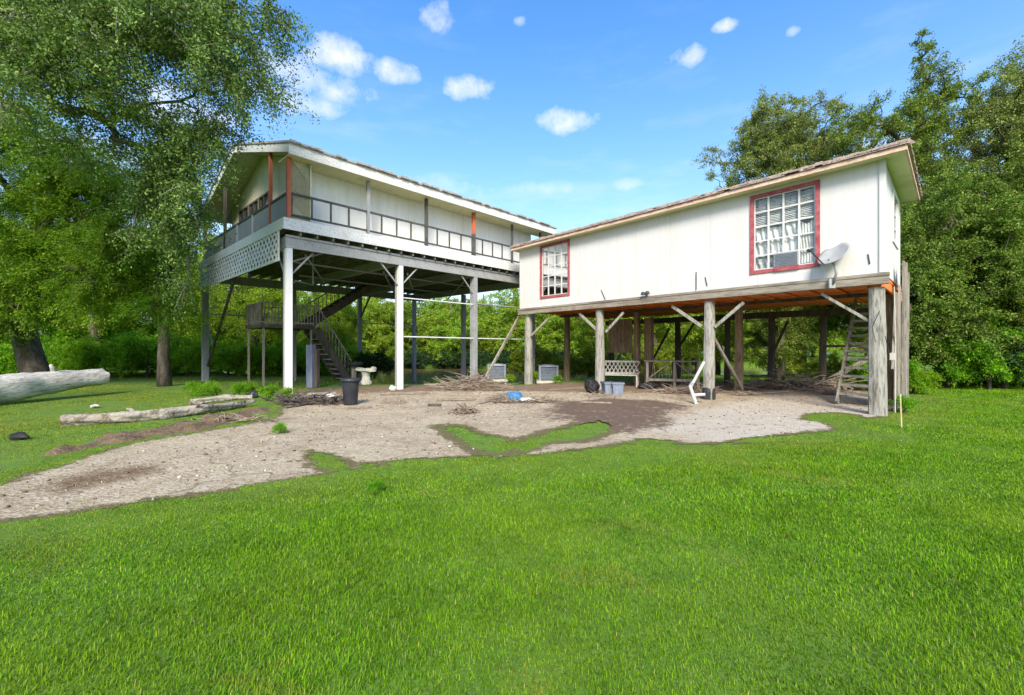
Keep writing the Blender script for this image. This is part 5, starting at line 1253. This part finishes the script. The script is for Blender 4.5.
# cooling units
def ac_unit(px, py, lab):
    p = W(px, py, -0.02); p = Vector((p.x, p.y, -0.02))
    T = thing('cooling_unit', p, lab, 'air conditioner', 'cooling units behind the slab')
    zg = gz(p) - 0.05; c = p
    w_ = 0.4
    mb = MB(); mb.beam(Vector((c.x - .55, c.y, c.z - 0.06 - 0.0)), Vector((c.x + .55, c.y, c.z - 0.06)), 0.95, 0.12); 
    for sx in (-.45, .45):
        for sy in (-.35, .35): mb.beam(Vector((c.x + sx, c.y + sy, zg)), Vector((c.x + sx, c.y + sy, c.z - 0.11)), 0.1, 0.1)
    mb.build('stand', M['stone'], T)
    mb = MB(); mb.beam(c + Vector((0, 0, 0.03)), c + Vector((0, 0, 0.62)), 2 * w_ - .03, 2 * w_ - .03, up=(0, 1, 0)); mb.build('grille_core', M['ac_grille'], T)
    mb = MB()
    for sx in (-1, 1):
        for sy in (-1, 1): mb.beam(c + Vector((sx * w_, sy * w_, 0)), c + Vector((sx * w_, sy * w_, 0.64)), 0.08, 0.08, up=(0, 1, 0))
    for k in range(1, 9):
        z = 0.07 * k
        for sy in (-1, 1): mb.beam(c + Vector((-w_, sy * w_, z)), c + Vector((w_, sy * w_, z)), 0.02, 0.012)
        for sx in (-1, 1): mb.beam(c + Vector((sx * w_, -w_, z)), c + Vector((sx * w_, w_, z)), 0.02, 0.012)
    mb.build('casing', M['ac_paint'], T)
    mb = MB(); mb.beam(c + Vector((0, 0, 0.63)), c + Vector((0, 0, 0.69)), 2 * w_ + .09, 2 * w_ + .09, up=(0, 1, 0)); mb.lathe(c + Vector((0, 0, .691)), [(0.3, 0), (0.28, 0.03), (0.0, 0.035)], 16); mb.build('top_cover', M['ac_paint'], T)
    return T
ac_unit(497, 378.5, 'blue grey cooling unit with light top just right of the brush pile')
ac_unit(548, 380, 'blue grey cooling unit just right of the farthest front pile of the white house')

# brush pile (dead twigs) as one heap
def heap(name, c, rx, ry, h, n, lab, cat, seed, ln=(0.3, 0.9), r_=(0.006, 0.018), mat='stick', mound=True):
    rr = random.Random(seed); T = thing(name, c, lab, cat)
    mb = MB()
    for k in range(n):
        a = rr.uniform(0, 6.28); q = rr.random() ** 0.6; x = math.cos(a) * q * rx; y = math.sin(a) * q * ry
        top = h * (1 - q ** 1.6); z = rr.uniform(0.0, 1.0) * top + 0.02
        b_ = rr.uniform(0, 6.28); el_ = rr.uniform(-0.25, 0.45); l = rr.uniform(*ln)
        d = Vector((math.cos(b_) * math.cos(el_), math.sin(b_) * math.cos(el_), math.sin(el_))) * l
        o = c + Vector((x, y, z)); m1 = o + d * 0.5 + Vector((rr.uniform(-.06, .06), rr.uniform(-.06, .06), rr.uniform(-.02, .06)))
        e_ = o + d; e_.z = max(e_.z, c.z + 0.01); r0_ = rr.uniform(*r_)
        mb.tube([o, m1, e_], [r0_, r0_ * 0.8, r0_ * 0.4], 4)
    mb.build('twigs', M[mat], T)
    if mound:
        mb = MB(); mb.rock(c + Vector((0, 0, 0.0)), (rx * 0.8, ry * 0.8, h * 0.55), seed); mb.build('litter', M['soil_heap'], T)
    return T
M['soil_heap'] = weathered('soil_heap', (0.11, 0.08, 0.055), (0.2, 0.155, 0.11), (0.05, 0.04, 0.03), 9, None, 0.95, 1.0, 0.05, 30)
heap('brush_pile', gnd(474, 389.5), 1.15, 0.7, 0.5, 340, 'heap of dead brown twigs between the grey column and the cooling unit', 'brush pile', 3)
heap('brush_pile', gnd(800, 389.5), 2.0, 0.8, 0.42, 240, 'long heap of grey driftwood and branches under the back of the white house', 'brush pile', 4, (0.4, 1.4), (0.01, 0.035))
heap('brush_pile', gnd(690, 393), 1.3, 0.6, 0.22, 150, 'low scatter of dark sticks behind the bent white pipe', 'brush pile', 6, (0.2, 0.6))
heap('debris_heap', gnd(464, 413.5), 0.34, 0.22, 0.17, 80, 'small clump of brown debris alone on the pale slab', 'debris', 7, (0.1, 0.25), (0.008, 0.02))
heap('debris_heap', gnd(503, 402), 0.5, 0.3, 0.16, 90, 'tangle of sticks left of the blue tarp bundle', 'debris', 8, (0.2, 0.6), (0.008, 0.02))
heap('debris_heap', gnd(538, 402.5), 0.6, 0.25, 0.1, 60, 'thin dark sticks right of the blue tarp bundle', 'debris', 9, (0.2, 0.6), (0.006, 0.015))
heap('debris_heap', gnd(312, 404), 1.0, 0.35, 0.13, 110, 'dark rotten wood scraps between the white column and the trash can', 'debris', 10, (0.2, 0.7), (0.015, 0.04), 'dark_wood')
heap('debris_heap', gnd(600, 397), 0.5, 0.2, 0.06, 40, 'few twigs on the ground below the grey storage bins', 'debris', 11, (0.15, 0.4), (0.006, 0.012), mound=False)

# bundles
def crumple(name, c, r, mat, lab, cat, seed, parts=3):
    T = thing(name, c, lab, cat); rr = random.Random(seed); mb = MB()
    for k in range(parts):
        s = 1 - 0.22 * k
        mb.rock(c + Vector((rr.uniform(-.5, .5) * r[0] * (k > 0), rr.uniform(-.4, .4) * r[1] * (k > 0), r[2] * (0.55 + 0.25 * k))), (r[0] * s, r[1] * s, r[2] * s * 0.8), seed + k, 3)
    mb.build(name.split('_')[-1], M[mat], T, True); return T
crumple('tarp_bundle', gnd(513.5, 401.5), (0.24, 0.2, 0.17), 'tarp', 'crumpled bright blue tarp bundle on the ground in the middle of the slab', 'tarp', 21)
crumple('rag_bundle', gnd(528, 402.5), (0.22, 0.12, 0.07), 'white_cloth', 'dirty white rag lying right beside the blue tarp bundle', 'rag', 24)
crumple('rag_bundle', gnd(326, 398), (0.22, 0.15, 0.09), 'white_cloth', 'crumpled white rag on the ground left of the trash can', 'rag', 26)
crumple('garbage_bag', gnd(592, 393.5), (0.24, 0.22, 0.3), 'bag', 'full black garbage bag beside the grey storage bins', 'garbage bag', 28)
crumple('garbage_bag', gnd(648, 389), (0.35, 0.25, 0.16), 'bag', 'low black bag lying under the white lattice bench', 'garbage bag', 33, 2)
crumple('dark_stone', gnd(20, 440), (0.13, 0.1, 0.07), 'rubber', 'small dark lump lying on the left lawn in front of the logs', 'stone', 30, 2)
crumple('dark_bucket', gnd(252, 398), (0.16, 0.14, 0.13), 'black_plastic', 'small dark tub half hidden in weeds beside the white column', 'tub', 32, 1)
crumple('pale_stone', gnd(95, 408), (0.09, 0.08, 0.05), 'stone', 'small pale stone on the left lawn behind the long grey log', 'stone', 36, 1)
crumple('pale_stone', gnd(393, 391), (0.1, 0.08, 0.13), 'stone', 'white stone against the foot of the second white column', 'stone', 38, 1)

def bin_(px, py, lab, rz, sx):
    p = gnd(px, py); T = thing('storage_bin', p, lab, 'storage bin', None, 0)
    def ring(z, a, b_, ): return [p + Matrix.Rotation(rz, 3, 'Z') @ Vector((x * a, y * b_, z)) for x, y in ((-1, -1), (1, -1), (1, 1), (-1, 1))]
    mb = MB(); A = ring(0, sx * .82, 0.17); B_ = ring(0.36, sx, .21); C_ = ring(0.36, sx - .015, .195); D_ = ring(0.02, sx * .8, .16)
    mb.add(A + B_ + C_ + D_, [(3, 2, 1, 0)] + [(i, (i + 1) % 4, 4 + (i + 1) % 4, 4 + i) for i in range(4)] + [(4 + i, 4 + (i + 1) % 4, 8 + (i + 1) % 4, 8 + i) for i in range(4)] + [(8 + i, 8 + (i + 1) % 4, 12 + (i + 1) % 4, 12 + i) for i in range(4)] + [(12, 13, 14, 15)])
    mb.build('body', M['bin_blue'], T)
    mb = MB(); A = ring(0.33, sx + .02, .23); B_ = ring(0.385, sx + .025, .235); C_ = ring(0.385, sx - .01, .2); D_ = ring(.33, sx, .213)
    mb.add(A + B_ + C_ + D_, [(i, (i + 1) % 4, 4 + (i + 1) % 4, 4 + i) for i in range(4)] + [(4 + i, 4 + (i + 1) % 4, 8 + (i + 1) % 4, 8 + i) for i in range(4)] + [(12 + i, 12 + (i + 1) % 4, (i + 1) % 4, i) for i in range(4)])
    mb.build('rim', M['bin_blue'], T)
    return T
bin_(607.5, 394.5, 'pale blue plastic storage bin next to the black garbage bag', 0.1, 0.15)
bin_(617, 395, 'pale blue plastic storage bin, right hand one of two', -0.05, 0.17)

# lattice-backed white bench
p = gnd(619, 386.5); ax = (E2 * -1.0).normalized(); ay = Vector((-ax.y, ax.x, 0))
T = thing('garden_bench', p, 'weathered white garden bench with crisscross lattice back behind the front pile', 'bench')
def bl(x, y, z): return p + ax * x + ay * y + Vector((0, 0, z))
ax = Vector((0.93, -0.36, 0)); ay = Vector((0.36, 0.93, 0))
mb = MB()
for k in range(9):
    x = -0.62 + k * 0.155
    for sg in (-1, 1): mb.beam(bl(x - .14 * sg * 0.9, 0.22 + .006 * sg, 0.5), bl(x + .14 * sg * 0.9, 0.26 + .006 * sg, 0.92), 0.03, 0.02, up=ay)
for z, yy in ((0.48, 0.22), (0.94, 0.265)): mb.beam(bl(-.72, yy, z), bl(.72, yy, z), 0.045, 0.06)
mb.build('backrest', M['cast_iron'], T)
mb = MB()
for k in range(5): mb.beam(bl(-.7, -.2 + k * .095, .43), bl(.7, -.2 + k * .095, .43), 0.075, 0.03)
mb.build('seat', M['cast_iron'], T)
for sx in (-.68, .68):
    mb = MB(); mb.beam(bl(sx, -.22, 0), bl(sx, -.2, .42), 0.05, 0.05, up=ay); mb.build('leg', M['cast_iron'], T)
    mb = MB(); mb.beam(bl(sx, .24, 0), bl(sx, .2, .42), 0.05, 0.05, up=ay); mb.build('leg', M['cast_iron'], T)
    mb = MB(); mb.beam(bl(sx, -.22, .62), bl(sx, .24, .64), 0.05, 0.04); mb.build('armrest', M['cast_iron'], T)

# rough workbench frame
p = gnd(671, 388); ax = Vector((0.96, -0.27, 0)); ay = Vector((0.27, 0.96, 0))
T = thing('workbench', p, 'rough timber workbench frame with diagonal braces under the white house', 'workbench')
mb = MB()
for k in range(4): mb.beam(bl(-.95, -.3 + k * .17, .98), bl(1.0, -.3 + k * .17, .98), 0.15, 0.04)
mb.build('top', M['gray_wood'], T)
for x in (-.85, .1, .9):
    for y in (-.3, .2):
        mb = MB(); mb.beam(bl(x, y, -0.02), bl(x, y, .96), 0.09, 0.07, up=ay); mb.build('leg', M['gray_wood' if y < 0 else 'dark_wood'], T)
mb = MB()
for a, b_ in ((-.8, -.1), (.85, .15)): mb.beam(bl(a, -.35, .35), bl(b_, -.35, .92), 0.03, 0.08, up=ay)
mb.beam(bl(-.85, -.35, .3), bl(.9, -.35, .3), 0.03, 0.09); mb.build('braces', M['gray_wood'], T)
mb = MB()
for k in range(14): mb.beam(bl(-.82 + k * .125, -.3, .33), bl(-.82 + k * .125 + (0.06 if k % 2 else -.05), -.3, .94), 0.014, 0.03, up=ay)
mb.build('slat_panel', M['stick'], T)

# bent white drain pipe leaning on the second pile
a = W(704, 362, 1.0); pts = [Vector((5.12, 12.15, 1.02)), Vector((4.98, 12.0, 0.52)), Vector((4.94, 11.98, 0.44)), Vector((4.97, 11.72, 0.30)), Vector((5.06, 11.55, 0.04))]
T = thing('drain_pipe', (5.06, 11.55, 0.02), 'bent white plastic drain pipe leaning against the blackened foot of the second pile', 'pipe')
def on_px(px, py, d): return Vector(((px - 512) / F * d, d, CAMZ + (347.5 - py) / F * d))
mb = MB(); mb.tube([on_px(704, 362, 12.2), on_px(692, 384.5, 12.0)], 0.04, 12); mb.build('upper_pipe', M['pvc'], T, False)
mb = MB(); mb.tube([on_px(692.5, 383, 12.0), on_px(690, 387.5, 11.95)], 0.056, 12); mb.build('elbow', M['steel_gray'], T, False)
mb = MB(); mb.tube([on_px(690, 386, 11.96), on_px(693, 395, 11.8), on_px(696.5, 405, 11.55)], 0.046, 12); mb.tube([on_px(693, 395, 11.8), on_px(705, 394.5, 11.75)], 0.042, 12); mb.build('lower_pipe', M['pvc'], T, False)

# stake in the lawn
p = gnd(901.5, 428); p.z = -0.03
T = thing('marker_stake', p, 'thin pale yellow stake standing in the lawn at the corner of the white house', 'stake')
mb = MB(); mb.tube([p, p + Vector((-0.015, 0.01, 0.63))], 0.014, 8); mb.build('rod', M['stake'], T)
mb = MB(); mb.tube([p + Vector((-0.015, 0.01, 0.62)), p + Vector((-0.016, 0.01, 0.66))], 0.018, 8); mb.build('cap', M['pvc'], T)

# planks lying on the slab
def plank(px0, py0, px1, py1, w_, lab, mat='stick', h=0.035, lift=0.0):
    a, b_ = gnd(px0, py0), gnd(px1, py1); c = (a + b_) / 2
    a.z = b_.z = 0.045 + lift
    o = thing('plank', c, lab, 'plank'); mb = MB(); mb.beam(a, b_, w_, h); mb.build('board', M[mat], o)
plank(436, 401.5, 476, 400.5, 0.1, 'long thin plank lying on the slab below the brush pile')
plank(428, 406.5, 441, 406.5, 0.14, 'short dark plank on the slab left of the small debris clump', 'dark_wood')
plank(424, 385.5, 448, 385, 0.3, 'pale flat board on the ground left of the brush pile', 'gray_wood')
plank(580, 403.5, 612, 404.5, 0.06, 'narrow plank lying on the dark soil below the storage bins')
plank(480, 404, 500, 400.5, 0.12, 'weathered plank end poking out left of the stick tangle', 'gray_wood')
plank(300, 399, 336, 397.5, 0.25, 'wide rotten board on the ground left of the trash can', 'gray_wood', 0.04, 0.1)
plank(318, 404, 341, 400.5, 0.2, 'grey board lying in front of the rotten wood scraps', 'stick', 0.04, 0.06)
plank(655, 392, 690, 390.5, 0.14, 'grey plank lying in front of the workbench', 'gray_wood')
plank(735, 396, 790, 392.5, 0.12, 'long grey plank behind the second pile of the white house', 'gray_wood')
plank(548, 391, 585, 388.5, 0.1, 'thin brown plank lying left of the garbage bag')
plank(345, 410, 372, 408.5, 0.05, 'thin stick of wood in front of the trash can')
plank(380, 396, 430, 394, 0.08, 'narrow plank lying right of the second white column')
heap('debris_heap', gnd(745, 396), 0.5, 0.25, 0.08, 50, 'dry twigs at the foot of the brown inner pile', 'debris', 51, (0.1, 0.35), (0.006, 0.015), mound=False)
heap('debris_heap', gnd(395, 404), 0.4, 0.2, 0.05, 40, 'few dead twigs on the slab in front of the second white column', 'debris', 52, (0.1, 0.3), (0.004, 0.01), mound=False)
heap('debris_heap', gnd(840, 395), 0.6, 0.3, 0.12, 60, 'dark sticks beside the stair of the white house', 'debris', 53, (0.2, 0.5), (0.008, 0.02))
heap('debris_heap', gnd(235, 422), 0.9, 0.12, 0.05, 60, 'dead twigs lying along the bare soil bank beside the driveway', 'debris', 54, (0.1, 0.4), (0.005, 0.014), mound=False)
# board leaning near the cooling unit
a = on_px(481, 370, 17.6); b_ = on_px(519, 316.8, 20.2)
T = thing('leaning_beam', a, 'pale beam leaning up to the right behind the brush pile', 'beam'); a2 = Vector((a.x, a.y, gz(a) - 0.03))
mb = MB(); mb.beam(a2, b_, 0.07, 0.11); mb.build('beam', M['gray_wood'], T)

# logs
def log(pts, rad, mat, lab, seed, endmat='log_end', stub=None, rough=1.0):
    rr = random.Random(seed); T = thing('fallen_log', pts[0] if isinstance(pts[0], Vector) else Vector(pts[0]), lab, 'log'); n = 22
    P_ = [Vector(p) for p in pts]; path = []; rads = []
    for i in range(len(P_) - 1):
        for k in range(12):
            f = k / 12; path.append(P_[i].lerp(P_[i + 1], f)); rads.append(rad[i] + (rad[i + 1] - rad[i]) * f)
    path.append(P_[-1]); rads.append(rad[-1])
    mb = MB(); mb.tube(path, rads, n, cap=False)
    ph = [rr.uniform(0, 6.28) for _ in range(5)]; m_ = len(path)
    for i in range(m_):
        for k in range(n):
            v = Vector(mb.v[i * n + k]); c = path[i]; a_ = 2 * math.pi * k / n
            kk = 1 + rough * (0.09 * math.sin(3 * a_ + ph[0] + i * .12) + 0.06 * math.sin(5 * a_ + ph[1] - i * 0.31) + 0.05 * math.sin(11 * a_ + ph[3] + i * .2) + 0.06 * math.sin(i * 0.55 + ph[2]) + rr.uniform(-.04, .04))
            if i in (0, m_ - 1): kk *= 1 + rr.uniform(-.12, .1)
            mb.v[i * n + k] = tuple(c + (v - c) * kk)
    mb.build('trunk', M[mat], T, True)
    mb = MB()
    mb = MB()
    for e_, nb in ((0, 1), (m_ - 1, m_ - 2)):
        d = (path[nb] - path[e_]).normalized(); mb.tube([path[e_] + d * 0.01, path[e_] + d * 0.05], rads[e_] * 0.93, 16)
    mb.build('cut_end', M[endmat], T)
    if stub:
        for a_, b_, r_ in stub:
            mb = MB(); mb.tube([a_, (Vector(a_) + Vector(b_)) / 2 + Vector((0, 0, .03)), b_], [r_, r_ * .8, r_ * .55], 10); mb.build('branch_stub', M[mat], T, True)
    return T
# bleached trunk lying at far left
log([(-13.9, 9.0, 0.36), (-13.6, 10.4, 0.40), (-13.35, 11.8, 0.44), (-13.2, 12.9, 0.52), (-13.0, 14.0, 0.56)], [0.40, 0.38, 0.35, 0.29, 0.24], 'log_white', 'thick bleached white fallen trunk lying at the left edge of the lawn', 41, 'log_gray', [((-13.2, 12.7, .7), (-13.1, 12.5, 1.0), .07)], 0.75)
# long grey log
a = gnd(63, 426); b_ = gnd(254, 406)
log([Vector((a.x, a.y, 0.10)), Vector((-7.75, 8.75, 0.12)), Vector((-7.3, 9.2, 0.1)), Vector((-6.9, 9.85, 0.14)), Vector((b_.x - .1, b_.y - .3, 0.09)), Vector((b_.x, b_.y, 0.13))], [0.115, 0.1, 0.115, 0.085, 0.075, 0.035], 'log_gray', 'long grey log with sawn brown end lying on the grass beside the driveway', 43, 'log_end', [((-7.0, 9.7, .15), (-6.75, 9.6, .3), .035), ((-7.6, 8.9, .16), (-7.75, 8.85, .27), .04)], 1.6)
a = gnd(190, 406); b_ = gnd(252, 401.5)
log([Vector((a.x, a.y, 0.09)), Vector(((a.x + b_.x) / 2, (a.y + b_.y) / 2 + .08, 0.15)), Vector((b_.x, b_.y, 0.12))], [0.08, 0.07, 0.05], 'log_gray', 'short pale log lying behind the thin end of the long grey log', 45, 'log_end', None, 1.6)

# loose leaves, bark and grit on the slab (nobody could count them)
rng = np.random.default_rng(99)
P = np.stack([rng.uniform(-9, 11, 16000), rng.uniform(4, 18, 16000)], 1); P = P[on_slab(P, -0.05)]
dens = 0.35 + 0.5 * wob(P, 1.3, 61) + 0.4 * (P[:, 1] > 9); P = P[rng.random(len(P)) < dens]
n = len(P); a_ = rng.uniform(0, 6.28, n); s = 0.004 + 0.022 * rng.uniform(0, 1, n) ** 3; asp = rng.uniform(0.25, 0.8, n)
V = np.zeros((n, 8, 3))
for k, (x, y, z) in enumerate(((-1, -1, 0), (1, -1, 0), (1, 1, 0), (-1, 1, 0), (-.7, -.7, 1), (.8, -.6, 1), (.6, .8, 1), (-.8, .6, 1))):
    V[:, k, 0] = P[:, 0] + s * (x * np.cos(a_) - y * asp * np.sin(a_)); V[:, k, 1] = P[:, 1] + s * (x * np.sin(a_) + y * asp * np.cos(a_)); V[:, k, 2] = 0.012 + 0.008 * wob(P, 1.0, 12) + 0.004 + z * s * rng.uniform(0.2, 0.5, n) - (0.012 if z == 0 else 0)
B = np.arange(n)[:, None] * 8
q = np.concatenate([B + np.array(f) for f in ((3, 2, 1, 0), (4, 5, 6, 7), (0, 1, 5, 4), (1, 2, 6, 5), (2, 3, 7, 6), (3, 0, 4, 7))])
m, nt, b = newmat('litter_bits')
gg = N(nt, 'ShaderNodeNewGeometry'); nt.links.new(ramp(nt, gg.outputs['Random Per Island'], [(0, (0.08, 0.05, 0.03)), (0.4, (0.17, 0.12, 0.075)), (0.7, (0.32, 0.27, 0.2)), (0.95, (0.5, 0.47, 0.42)), (1, (0.12, 0.18, 0.03))]), b.inputs['Base Color']); b.inputs['Roughness'].default_value = 0.9
tag(fast_mesh('leaf_litter', V.reshape(-1, 3), q, m), 'dead leaves, bark crumbs and grit scattered over the old concrete', 'leaf litter', kind='stuff')
